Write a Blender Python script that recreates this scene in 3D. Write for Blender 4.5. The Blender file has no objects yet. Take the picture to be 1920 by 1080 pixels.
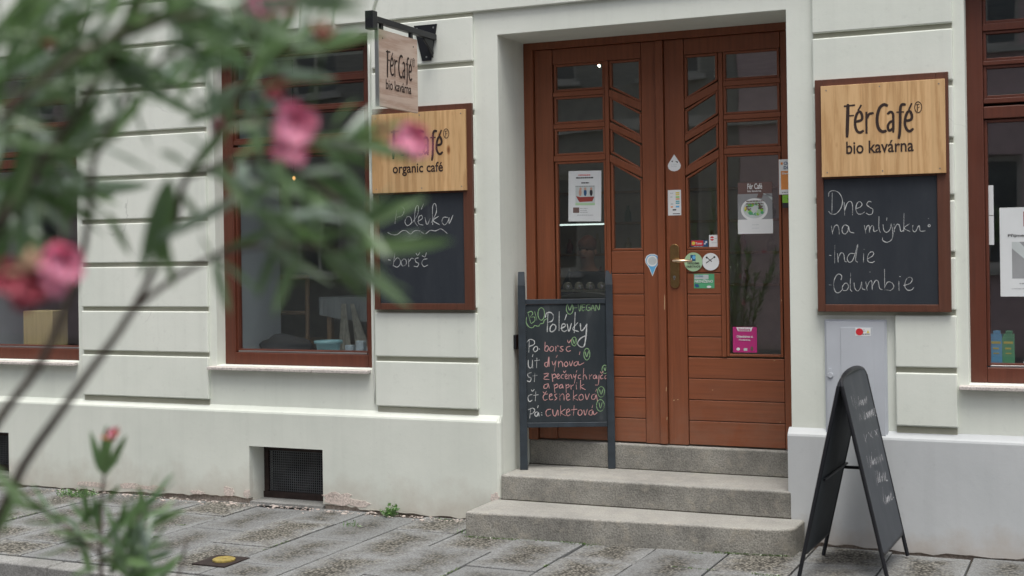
import bpy, bmesh, math, random
from mathutils import Vector, Matrix
random.seed(7)
R = math.radians
S = bpy.context.scene
COL = S.collection

# ------------------------------------------------------------------ camera, sky, sun, exposure
YAW, ROLL, FPX, CYP, EYE, DIST = 0.4197, -0.01469, 2510.0, 474.0, 1.65, 7.4487
_f = Vector((-math.sin(YAW), math.cos(YAW), 0)); _r = Vector((math.cos(YAW), math.sin(YAW), 0)); _u = Vector((0, 0, 1))
CR = _r * math.cos(ROLL) + _u * math.sin(ROLL); CU = _u * math.cos(ROLL) - _r * math.sin(ROLL); CF = _f
CAM = Vector((0, -DIST, EYE))
cd = bpy.data.cameras.new('camera'); cam = bpy.data.objects.new('camera', cd); COL.objects.link(cam)
cam.matrix_world = Matrix(((CR.x, CU.x, -CF.x, CAM.x), (CR.y, CU.y, -CF.y, CAM.y), (CR.z, CU.z, -CF.z, CAM.z), (0, 0, 0, 1)))
cd.sensor_width = 36; cd.lens = FPX / 1920 * 36; cd.shift_y = -(540 - CYP) / 1920
cd.clip_start = 0.05; cd.clip_end = 400
cd.dof.use_dof = True; cd.dof.focus_distance = 8.1; cd.dof.aperture_fstop = 2.5; cd.dof.aperture_blades = 9
S.camera = cam
SUN_EL, SUN_ROT = R(71), R(150)
W = bpy.data.worlds.new('World'); S.world = W; W.use_nodes = True
nt = W.node_tree; bg = nt.nodes['Background']
sky = nt.nodes.new('ShaderNodeTexSky'); sky.sky_type = 'NISHITA'; sky.sun_disc = False
sky.sun_elevation = SUN_EL; sky.sun_rotation = SUN_ROT; sky.dust_density = 4; sky.ozone_density = 1.0; sky.air_density = 1.0
hs = nt.nodes.new('ShaderNodeHueSaturation'); hs.inputs['Saturation'].default_value = 0.34
nt.links.new(sky.outputs[0], hs.inputs['Color']); nt.links.new(hs.outputs[0], bg.inputs[0]); bg.inputs[1].default_value = 0.14
sl = bpy.data.lights.new('sun', 'SUN'); sl.energy = 1.45; sl.angle = R(28); sl.color = (1.0, 0.965, 0.90)
so = bpy.data.objects.new('sun', sl); COL.objects.link(so)
# towards the sun: nishita rotation is measured from +Y, clockwise
sd = Vector((math.sin(SUN_ROT) * math.cos(SUN_EL), math.cos(SUN_ROT) * math.cos(SUN_EL), math.sin(SUN_EL)))
so.rotation_euler = sd.to_track_quat('Z', 'Y').to_euler(); so.location = (3, -8, 12)
S.view_settings.view_transform = 'Standard'; S.view_settings.look = 'None'; S.view_settings.gamma = 1.0
S.view_settings.use_curve_mapping = False; S.view_settings.exposure = 0.52
S.cycles.max_bounces = 10; S.cycles.transparent_max_bounces = 16; S.cycles.use_denoising = True
S.cycles.diffuse_bounces = 4; S.cycles.sample_clamp_indirect = 6

# ------------------------------------------------------------------ helpers
ORG = {}
def tag(o, label=None, cat=None, group=None, kind=None):
    for k, v in (('label', label), ('category', cat), ('group', group), ('kind', kind)):
        if v: o[k] = v
    return o
def empty(name, loc=(0, 0, 0), label=None, cat=None, group=None, kind=None, parent=None):
    o = bpy.data.objects.new(name, None); COL.objects.link(o); o.empty_display_size = .1
    loc = Vector(loc)
    if parent: o.parent = parent; o.location = loc - ORG[parent.name]
    else: o.location = loc
    ORG[o.name] = loc
    return tag(o, label, cat, group, kind)
class MB:
    def __init__(s): s.v = []; s.f = []; s.m = []; s.smooth = False
    def poly(s, pts, mi=0):
        b = len(s.v); s.v += [tuple(p) for p in pts]; s.f.append(list(range(b, b + len(pts)))); s.m.append(mi)
    def box(s, x0, x1, y0, y1, z0, z1, mi=0):
        b = len(s.v)
        s.v += [(x0, y0, z0), (x1, y0, z0), (x1, y1, z0), (x0, y1, z0), (x0, y0, z1), (x1, y0, z1), (x1, y1, z1), (x0, y1, z1)]
        for q in ((0, 3, 2, 1), (4, 5, 6, 7), (0, 1, 5, 4), (1, 2, 6, 5), (2, 3, 7, 6), (3, 0, 4, 7)):
            s.f.append([b + i for i in q]); s.m.append(mi)
        return s
    def prism(s, poly, fn, w0, w1, mi=0, mside=None):
        """poly: (u,v) anticlockwise; fn(u,v,w)->xyz; w1 is the front"""
        n = len(poly); b = len(s.v)
        s.v += [tuple(fn(u, v, w1)) for u, v in poly] + [tuple(fn(u, v, w0)) for u, v in poly]
        s.f.append([b + i for i in range(n)]); s.m.append(mi)
        s.f.append([b + n + i for i in reversed(range(n))]); s.m.append(mi if mside is None else mside)
        for i in range(n):
            j = (i + 1) % n
            s.f.append([b + i, b + n + i, b + n + j, b + j]); s.m.append(mi if mside is None else mside)
        return s
    def tube(s, pts, r, n=8, mi=0):
        pts = [Vector(p) for p in pts]; rr = r if isinstance(r, (list, tuple)) else [r] * len(pts); b = len(s.v)
        for i, p in enumerate(pts):
            t = (pts[min(i + 1, len(pts) - 1)] - pts[max(i - 1, 0)]).normalized()
            a = t.orthogonal().normalized() if i == 0 else (a - t * a.dot(t)).normalized()
            c = t.cross(a)
            for k in range(n):
                q = 2 * math.pi * k / n; s.v.append(tuple(p + (a * math.cos(q) + c * math.sin(q)) * rr[i]))
        for i in range(len(pts) - 1):
            for k in range(n):
                s.f.append([b + i * n + k, b + i * n + (k + 1) % n, b + (i + 1) * n + (k + 1) % n, b + (i + 1) * n + k]); s.m.append(mi)
        s.f.append([b + k for k in reversed(range(n))]); s.m.append(mi)
        s.f.append([b + (len(pts) - 1) * n + k for k in range(n)]); s.m.append(mi)
        return s
    def lathe(s, prof, c, n=24, mi=0, axis='z'):
        b = len(s.v); c = Vector(c)
        for r_, h_ in prof:
            for k in range(n):
                q = 2 * math.pi * k / n; a, d = r_ * math.cos(q), r_ * math.sin(q)
                s.v.append(tuple(c + (Vector((a, d, h_)) if axis == 'z' else Vector((a, -h_, d)))))
        for i in range(len(prof) - 1):
            for k in range(n):
                s.f.append([b + i * n + k, b + i * n + (k + 1) % n, b + (i + 1) * n + (k + 1) % n, b + (i + 1) * n + k]); s.m.append(mi)
        s.f.append([b + k for k in reversed(range(n))]); s.m.append(mi)
        s.f.append([b + (len(prof) - 1) * n + k for k in range(n)]); s.m.append(mi)
        return s
    def mesh(s, name, mats, org=(0, 0, 0), smooth=False):
        me = bpy.data.meshes.new(name); o = Vector(org)
        me.from_pydata([tuple(Vector(p) - o) for p in s.v], [], s.f)
        for m_ in (mats if isinstance(mats, (list, tuple)) else [mats]): me.materials.append(m_)
        for p, k in zip(me.polygons, s.m): p.material_index = k; p.use_smooth = smooth
        me.update(); return me
def fix(me):
    bm = bmesh.new(); bm.from_mesh(me); bmesh.ops.recalc_face_normals(bm, faces=bm.faces); bm.to_mesh(me); bm.free()
def obj(name, mb, mats, parent=None, org=None, bevel=0, smooth=False, seg=2, weld=False, **tg):
    base = ORG[parent.name] if parent else Vector((0, 0, 0))
    o_ = Vector(org) if org is not None else (base if parent else Vector((0, 0, 0)))
    me = mb.mesh(name, mats, o_, smooth)
    if weld:
        bm = bmesh.new(); bm.from_mesh(me); bmesh.ops.remove_doubles(bm, verts=bm.verts, dist=1e-5); bm.to_mesh(me); bm.free()
    fix(me)
    ob = bpy.data.objects.new(name, me); COL.objects.link(ob)
    if parent: ob.parent = parent
    ob.location = o_ - base; ORG[ob.name] = o_
    if bevel:
        md = ob.modifiers.new('bevel', 'BEVEL'); md.width = bevel; md.segments = seg; md.limit_method = 'ANGLE'; md.angle_limit = R(35)
        if smooth is False and seg > 1:
            for p in me.polygons: p.use_smooth = True
            md.harden_normals = True
    return tag(ob, **tg)
def inst(name, me, loc, parent=None, rot=None, scale=None, bevel=0, mat4=None, **tg):
    ob = bpy.data.objects.new(name, me); COL.objects.link(ob)
    base = ORG[parent.name] if parent else Vector((0, 0, 0))
    if parent: ob.parent = parent
    if mat4 is not None:
        ob.matrix_local = Matrix.Translation(-base) @ mat4; loc = mat4.translation
    else:
        ob.location = Vector(loc) - base
        if rot: ob.rotation_euler = rot
        if scale: ob.scale = scale
    ORG[ob.name] = Vector(loc)
    if bevel:
        md = ob.modifiers.new('bevel', 'BEVEL'); md.width = bevel; md.segments = 2; md.limit_method = 'ANGLE'; md.angle_limit = R(35)
    return tag(ob, **tg)
def frame_on(O, eu, ev):
    O, eu, ev = Vector(O), Vector(eu).normalized(), Vector(ev).normalized(); n = eu.cross(ev)
    return lambda u, v, w=0: O + eu * u + ev * v + n * w
def wallf(x, z, y): return frame_on((x, y, z), (1, 0, 0), (0, 0, 1))     # w grows towards the street
def rectp(u0, u1, v0, v1): return [(u0, v0), (u1, v0), (u1, v1), (u0, v1)]
def circ(cx, cy, rx, ry=None, n=28, a0=0): ry = ry or rx; return [(cx + rx * math.cos(a0 + 2 * math.pi * i / n), cy + ry * math.sin(a0 + 2 * math.pi * i / n)) for i in range(n)]
def smoothline(p, k=4):
    if len(p) < 3: return p
    q = [(2 * p[0][0] - p[1][0], 2 * p[0][1] - p[1][1])] + list(p) + [(2 * p[-1][0] - p[-2][0], 2 * p[-1][1] - p[-2][1])]
    out = []
    for i in range(1, len(q) - 2):
        for j in range(k):
            t = j / k; a, b, c, d = q[i - 1], q[i], q[i + 1], q[i + 2]
            out.append(tuple(.5 * (2 * b[e] + (c[e] - a[e]) * t + (2 * a[e] - 5 * b[e] + 4 * c[e] - d[e]) * t * t + (3 * b[e] - a[e] - 3 * c[e] + d[e]) * t ** 3) for e in (0, 1)))
    return out + [p[-1]]
def ribbon(mb, pts, wd, fn, w=.001, mi=0, jit=0, rnd=random):
    pts = smoothline([(a, b) for a, b in pts]); n = len(pts); L = []; Rr = []
    for i, (x, y) in enumerate(pts):
        ax, ay = pts[max(i - 1, 0)]; bx, by = pts[min(i + 1, n - 1)]
        dx, dy = bx - ax, by - ay; l = math.hypot(dx, dy) or 1; k = wd / 2 * (1 + rnd.uniform(-jit, jit))
        if i == 0: x -= dx / l * wd * .4; y -= dy / l * wd * .4
        if i == n - 1: x += dx / l * wd * .4; y += dy / l * wd * .4
        if i in (0, n - 1): k *= .7
        L.append((x - dy / l * k, y + dx / l * k)); Rr.append((x + dy / l * k, y - dx / l * k))
    w0 = w
    for i in range(n - 1):
        w = w0 + (i % 2) * 2e-5
        mb.poly([fn(*Rr[i], w), fn(*Rr[i + 1], w), fn(*L[i + 1], w), fn(*L[i], w)], mi)
def text_mesh(name, txt, fn, u0, u1, v, mat, parent, w=.0015, bold=.0, height=None, align='L', **tg):
    cu = bpy.data.curves.new(name, 'FONT'); cu.body = txt; cu.size = 1; cu.offset = bold; cu.resolution_u = 3
    to = bpy.data.objects.new(name, cu); COL.objects.link(to); bpy.context.view_layer.update()
    me = bpy.data.meshes.new_from_object(to.evaluated_get(bpy.context.evaluated_depsgraph_get()))
    bpy.data.objects.remove(to); bpy.data.curves.remove(cu)
    xs = [q.co.x for q in me.vertices] or [0, 1]; x0, x1 = min(xs), max(xs); sx = (u1 - u0) / (x1 - x0)
    sy = sx if height is None else height / .73
    base = ORG[parent.name]
    for q in me.vertices: q.co = fn(u0 + (q.co.x - x0) * sx, v + q.co.y * sy, w) - base
    me.materials.clear(); me.materials.append(mat); me.name = name
    ob = bpy.data.objects.new(name, me); COL.objects.link(ob); ob.parent = parent; ORG[ob.name] = base
    return tag(ob, **tg)

# ------------------------------------------------------------------ materials
def newmat(name):
    m = bpy.data.materials.new(name); m.use_nodes = True; return m, m.node_tree.nodes, m.node_tree.links, m.node_tree.nodes['Principled BSDF']
def N(ns, t, **k):
    n = ns.new(t)
    for a, b in k.items():
        if a in ('operation', 'blend_type', 'data_type', 'noise_dimensions', 'feature', 'wave_type', 'bands_direction', 'distance', 'attribute_name'): setattr(n, a, b)
        else: n.inputs[a.replace('_', ' ')].default_value = b
    return n
def ramp(ns, stops):
    n = ns.new('ShaderNodeValToRGB'); e = n.color_ramp.elements
    while len(e) < len(stops): e.new(.5)
    for q, (p, c) in zip(e, stops): q.position = p; q.color = (*c, 1) if len(c) == 3 else c
    return n
def g(v): return (v, v, v)
def plain(name, col, rough=.6, metal=0, var=.12, scale=6, bump=.0, bscale=80, spec=.5, coat=0):
    m, ns, lk, b = newmat(name)
    tc = ns.new('ShaderNodeTexCoord'); no = N(ns, 'ShaderNodeTexNoise', Scale=scale, Detail=5.0); lk.new(tc.outputs['Object'], no.inputs['Vector'])
    rp = ramp(ns, [(.3, tuple(c * (1 - var) for c in col)), (.7, tuple(min(1, c * (1 + var)) for c in col))])
    lk.new(no.outputs['Fac'], rp.inputs[0]); lk.new(rp.outputs[0], b.inputs['Base Color'])
    b.inputs['Roughness'].default_value = rough; b.inputs['Metallic'].default_value = metal; b.inputs['Specular IOR Level'].default_value = spec
    if coat: b.inputs['Coat Weight'].default_value = coat; b.inputs['Coat Roughness'].default_value = .25
    if bump:
        n2 = N(ns, 'ShaderNodeTexNoise', Scale=bscale, Detail=4.0); lk.new(tc.outputs['Object'], n2.inputs['Vector'])
        bp = N(ns, 'ShaderNodeBump', Strength=bump, Distance=.003); lk.new(n2.outputs['Fac'], bp.inputs['Height']); lk.new(bp.outputs[0], b.inputs['Normal'])
    return m
def plaster(name, c1, c2, dirt=(.42, .36, .30), dirt_h=.16):
    m, ns, lk, b = newmat(name)
    ge = ns.new('ShaderNodeNewGeometry')
    n1 = N(ns, 'ShaderNodeTexNoise', Scale=.9, Detail=6.0, Roughness=.6); lk.new(ge.outputs['Position'], n1.inputs['Vector'])
    r1 = ramp(ns, [(.35, c1), (.65, c2)]); lk.new(n1.outputs['Fac'], r1.inputs[0])
    # fine speckle of grime
    n2 = N(ns, 'ShaderNodeTexNoise', Scale=22.0, Detail=8.0, Roughness=.7); lk.new(ge.outputs['Position'], n2.inputs['Vector'])
    r2 = ramp(ns, [(.27, g(.82)), (.42, g(1))]); lk.new(n2.outputs['Fac'], r2.inputs[0])
    mu = N(ns, 'ShaderNodeMix', data_type='RGBA', blend_type='MULTIPLY'); mu.inputs[0].default_value = .5
    lk.new(r1.outputs[0], mu.inputs[6]); lk.new(r2.outputs[0], mu.inputs[7])
    # splash dirt near the pavement with a ragged upper edge
    sp = ns.new('ShaderNodeSeparateXYZ'); lk.new(ge.outputs['Position'], sp.inputs[0])
    n3 = N(ns, 'ShaderNodeTexNoise', Scale=5.0, Detail=6.0, Roughness=.65); lk.new(ge.outputs['Position'], n3.inputs['Vector'])
    ma = N(ns, 'ShaderNodeMath', operation='MULTIPLY_ADD'); ma.inputs[1].default_value = -.42; ma.inputs[2].default_value = .21
    lk.new(n3.outputs['Fac'], ma.inputs[0])
    ad = N(ns, 'ShaderNodeMath', operation='ADD'); lk.new(sp.outputs['Z'], ad.inputs[0]); lk.new(ma.outputs[0], ad.inputs[1])
    mr = ns.new('ShaderNodeMapRange'); mr.inputs['From Min'].default_value = 0; mr.inputs['From Max'].default_value = dirt_h; mr.inputs['To Min'].default_value = .55; mr.inputs['To Max'].default_value = 0
    lk.new(ad.outputs[0], mr.inputs['Value'])
    mx = N(ns, 'ShaderNodeMix', data_type='RGBA'); lk.new(mr.outputs[0], mx.inputs[0]); lk.new(mu.outputs[2], mx.inputs[6]); mx.inputs[7].default_value = (*dirt, 1)
    lk.new(mx.outputs[2], b.inputs['Base Color']); b.inputs['Roughness'].default_value = .9; b.inputs['Specular IOR Level'].default_value = .2
    # rain streaks and a few hairline cracks
    ms = ns.new('ShaderNodeMapping'); ms.inputs['Scale'].default_value = (14, 14, .55); lk.new(ge.outputs['Position'], ms.inputs['Vector'])
    n5 = N(ns, 'ShaderNodeTexNoise', Scale=1.0, Detail=5.0, Roughness=.6); lk.new(ms.outputs[0], n5.inputs['Vector'])
    r5 = ramp(ns, [(.30, g(.88)), (.50, g(1))]); lk.new(n5.outputs['Fac'], r5.inputs[0])
    m5 = N(ns, 'ShaderNodeMix', data_type='RGBA', blend_type='MULTIPLY'); m5.inputs[0].default_value = .32; lk.new(mx.outputs[2], m5.inputs[6]); lk.new(r5.outputs[0], m5.inputs[7])
    nd = N(ns, 'ShaderNodeTexNoise', Scale=3.0, Detail=5.0); lk.new(ge.outputs['Position'], nd.inputs['Vector'])
    vm = N(ns, 'ShaderNodeMix', data_type='RGBA'); vm.inputs[0].default_value = .25; lk.new(ge.outputs['Position'], vm.inputs[6]); lk.new(nd.outputs['Color'], vm.inputs[7])
    v5 = N(ns, 'ShaderNodeTexVoronoi', feature='DISTANCE_TO_EDGE', Scale=1.5); lk.new(vm.outputs[2], v5.inputs['Vector'])
    c5 = ramp(ns, [(.0, g(.55)), (.0035, g(1))]); lk.new(v5.outputs['Distance'], c5.inputs[0])
    k5 = ramp(ns, [(.60, g(0)), (.67, g(.6))]); lk.new(n1.outputs['Fac'], k5.inputs[0])
    m6 = N(ns, 'ShaderNodeMix', data_type='RGBA', blend_type='MULTIPLY'); lk.new(k5.outputs[0], m6.inputs[0]); lk.new(m5.outputs[2], m6.inputs[6]); lk.new(c5.outputs[0], m6.inputs[7])
    lk.new(m6.outputs[2], b.inputs['Base Color'])
    n4 = N(ns, 'ShaderNodeTexNoise', Scale=7.0, Detail=9.0, Roughness=.72); lk.new(ge.outputs['Position'], n4.inputs['Vector'])
    bp = N(ns, 'ShaderNodeBump', Strength=.16, Distance=.012); lk.new(n4.outputs['Fac'], bp.inputs['Height']); lk.new(bp.outputs[0], b.inputs['Normal'])
    return m
def woodpaint(name, col, rough=.42, axis='Z', var=.20, dust=0):
    m, ns, lk, b = newmat(name)
    ge = ns.new('ShaderNodeNewGeometry'); mp = ns.new('ShaderNodeMapping'); lk.new(ge.outputs['Position'], mp.inputs['Vector'])
    mp.inputs['Scale'].default_value = (60, 60, 2.5) if axis == 'Z' else (2.5, 60, 60)
    no = N(ns, 'ShaderNodeTexNoise', Scale=1.0, Detail=5.0, Roughness=.6); lk.new(mp.outputs[0], no.inputs['Vector'])
    rp = ramp(ns, [(.25, tuple(c * (1 - var) for c in col)), (.75, tuple(c * (1 + var) for c in col))]); lk.new(no.outputs['Fac'], rp.inputs[0])
    # scuffs
    n2 = N(ns, 'ShaderNodeTexNoise', Scale=9.0, Detail=9.0, Roughness=.75); lk.new(ge.outputs['Position'], n2.inputs['Vector'])
    r2 = ramp(ns, [(.62, g(0)), (.74, g(.45))]); lk.new(n2.outputs['Fac'], r2.inputs[0])
    mx = N(ns, 'ShaderNodeMix', data_type='RGBA'); lk.new(r2.outputs[0], mx.inputs[0]); lk.new(rp.outputs[0], mx.inputs[6]); mx.inputs[7].default_value = (*[c * 1.5 + .03 for c in col], 1)
    lk.new(mx.outputs[2], b.inputs['Base Color'])
    if dust:      # kicked, dusty foot of the door
        sp = ns.new('ShaderNodeSeparateXYZ'); lk.new(ge.outputs['Position'], sp.inputs[0]); mr = ns.new('ShaderNodeMapRange'); lk.new(sp.outputs['Z'], mr.inputs['Value'])
        mr.inputs['From Min'].default_value = .46; mr.inputs['From Max'].default_value = .95; mr.inputs['To Min'].default_value = dust; mr.inputs['To Max'].default_value = 0
        n6 = N(ns, 'ShaderNodeTexNoise', Scale=5.0, Detail=9.0, Roughness=.75); lk.new(ge.outputs['Position'], n6.inputs['Vector']); r6 = ramp(ns, [(.38, g(.1)), (.62, g(1))]); lk.new(n6.outputs['Fac'], r6.inputs[0])
        mm = N(ns, 'ShaderNodeMath', operation='MULTIPLY'); lk.new(mr.outputs[0], mm.inputs[0]); lk.new(r6.outputs[0], mm.inputs[1])
        mz = N(ns, 'ShaderNodeMix', data_type='RGBA'); lk.new(mm.outputs[0], mz.inputs[0]); lk.new(mx.outputs[2], mz.inputs[6]); mz.inputs[7].default_value = (.24, .16, .115, 1); lk.new(mz.outputs[2], b.inputs['Base Color'])
    rr = ramp(ns, [(.3, g(rough - .08)), (.7, g(rough + .15))]); lk.new(n2.outputs['Fac'], rr.inputs[0]); lk.new(rr.outputs[0], b.inputs['Roughness'])
    bp = N(ns, 'ShaderNodeBump', Strength=.30, Distance=.002); lk.new(no.outputs['Fac'], bp.inputs['Height']); lk.new(bp.outputs[0], b.inputs['Normal'])
    return m
def pine(name, light, dark, axis='Z', strips=True):
    m, ns, lk, b = newmat(name)
    ge = ns.new('ShaderNodeNewGeometry')
    mp = ns.new('ShaderNodeMapping'); lk.new(ge.outputs['Position'], mp.inputs['Vector']); sc = (1, 1, .07) if axis == 'Z' else (.07, .07, 1)
    mp.inputs['Scale'].default_value = sc
    # slow warp so the rings wander
    nw = N(ns, 'ShaderNodeTexNoise', Scale=7.0, Detail=2.0); lk.new(mp.outputs[0], nw.inputs['Vector'])
    no = N(ns, 'ShaderNodeTexNoise', Scale=150.0, Detail=4.0, Roughness=.6, Distortion=.2); lk.new(mp.outputs[0], no.inputs['Vector'])
    wv = N(ns, 'ShaderNodeMath', operation='MULTIPLY'); wv.inputs[1].default_value = 46; lk.new(nw.outputs['Fac'], wv.inputs[0])
    si = N(ns, 'ShaderNodeMath', operation='SINE'); lk.new(wv.outputs[0], si.inputs[0])
    ma = N(ns, 'ShaderNodeMath', operation='MULTIPLY_ADD'); ma.inputs[1].default_value = .22; lk.new(si.outputs[0], ma.inputs[0]); lk.new(no.outputs['Fac'], ma.inputs[2])
    rp = ramp(ns, [(.28, dark), (.5, tuple((a * 2 + c) / 3 for a, c in zip(light, dark))), (.72, light)]); lk.new(ma.outputs[0], rp.inputs[0])
    # boards of the glued panel: each strip a tone of its own
    sp = ns.new('ShaderNodeSeparateXYZ'); lk.new(ge.outputs['Position'], sp.inputs[0])
    last = rp.outputs[0]
    if strips:
        sn = N(ns, 'ShaderNodeMath', operation='MULTIPLY'); sn.inputs[1].default_value = 14.0; lk.new(sp.outputs['X'], sn.inputs[0])
        fl = N(ns, 'ShaderNodeMath', operation='FLOOR'); lk.new(sn.outputs[0], fl.inputs[0])
        wn = ns.new('ShaderNodeTexWhiteNoise'); wn.noise_dimensions = '1D'; lk.new(fl.outputs[0], wn.inputs['W'])
        r3 = ramp(ns, [(0, (.93, .91, .88)), (1, (1.06, 1.05, 1.04))]); lk.new(wn.outputs['Value'], r3.inputs[0])
        mu = N(ns, 'ShaderNodeMix', data_type='RGBA', blend_type='MULTIPLY'); mu.inputs[0].default_value = .8; lk.new(last, mu.inputs[6]); lk.new(r3.outputs[0], mu.inputs[7]); last = mu.outputs[2]
    # knots
    mk = ns.new('ShaderNodeMapping'); lk.new(ge.outputs['Position'], mk.inputs['Vector']); mk.inputs['Scale'].default_value = (9, 9, 4.2) if axis == 'Z' else (4.2, 4.2, 9)
    vo = N(ns, 'ShaderNodeTexVoronoi', Scale=1.0); lk.new(mk.outputs[0], vo.inputs['Vector'])
    r4 = ramp(ns, [(.055, (.30, .16, .09)), (.10, (.72, .55, .42)), (.15, g(1))]); lk.new(vo.outputs['Distance'], r4.inputs[0])
    m2 = N(ns, 'ShaderNodeMix', data_type='RGBA', blend_type='MULTIPLY'); m2.inputs[0].default_value = .9; lk.new(last, m2.inputs[6]); lk.new(r4.outputs[0], m2.inputs[7])
    lk.new(m2.outputs[2], b.inputs['Base Color']); b.inputs['Roughness'].default_value = .6
    return m
def stone(name, c1, c2, c3, scale=150, bump=.5, worn=0):
    m, ns, lk, b = newmat(name)
    ge = ns.new('ShaderNodeNewGeometry')
    n1 = N(ns, 'ShaderNodeTexNoise', Scale=2.6, Detail=7.0, Roughness=.65); lk.new(ge.outputs['Position'], n1.inputs['Vector'])
    r1 = ramp(ns, [(.32, c1), (.68, c2)]); lk.new(n1.outputs['Fac'], r1.inputs[0])
    n2 = N(ns, 'ShaderNodeTexNoise', Scale=float(scale), Detail=4.0, Roughness=.6); lk.new(ge.outputs['Position'], n2.inputs['Vector'])
    r2 = ramp(ns, [(.36, tuple(c * .45 for c in g(1))), (.5, g(1)), (.66, g(1.45))]); lk.new(n2.outputs['Fac'], r2.inputs[0])
    mu = N(ns, 'ShaderNodeMix', data_type='RGBA', blend_type='MULTIPLY'); mu.inputs[0].default_value = .55; lk.new(r1.outputs[0], mu.inputs[6]); lk.new(r2.outputs[0], mu.inputs[7])
    n3 = N(ns, 'ShaderNodeTexNoise', Scale=11.0, Detail=8.0, Roughness=.7); lk.new(ge.outputs['Position'], n3.inputs['Vector'])
    r3 = ramp(ns, [(.52, g(0)), (.70, g(.7))]); lk.new(n3.outputs['Fac'], r3.inputs[0])
    mx = N(ns, 'ShaderNodeMix', data_type='RGBA'); lk.new(r3.outputs[0], mx.inputs[0]); lk.new(mu.outputs[2], mx.inputs[6]); mx.inputs[7].default_value = (*c3, 1)
    lk.new(mx.outputs[2], b.inputs['Base Color']); b.inputs['Roughness'].default_value = .85; b.inputs['Specular IOR Level'].default_value = .3
    if worn:      # upward faces paler: skylight painted in, along with foot wear
        sn = ns.new('ShaderNodeSeparateXYZ'); lk.new(ge.outputs['True Normal'], sn.inputs[0]); rw = ramp(ns, [(.5, g(0)), (.9, g(worn))]); lk.new(sn.outputs['Z'], rw.inputs[0])
        mw = N(ns, 'ShaderNodeMix', data_type='RGBA'); lk.new(rw.outputs[0], mw.inputs[0]); lk.new(mx.outputs[2], mw.inputs[6]); mw.inputs[7].default_value = (.45, .445, .42, 1); lk.new(mw.outputs[2], b.inputs['Base Color'])
    mh = N(ns, 'ShaderNodeMath', operation='MULTIPLY_ADD'); mh.inputs[1].default_value = .5; lk.new(n2.outputs['Fac'], mh.inputs[0]); lk.new(n3.outputs['Fac'], mh.inputs[2])
    bp = N(ns, 'ShaderNodeBump', Strength=bump, Distance=.008); lk.new(mh.outputs[0], bp.inputs['Height']); lk.new(bp.outputs[0], b.inputs['Normal'])
    return m
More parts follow.
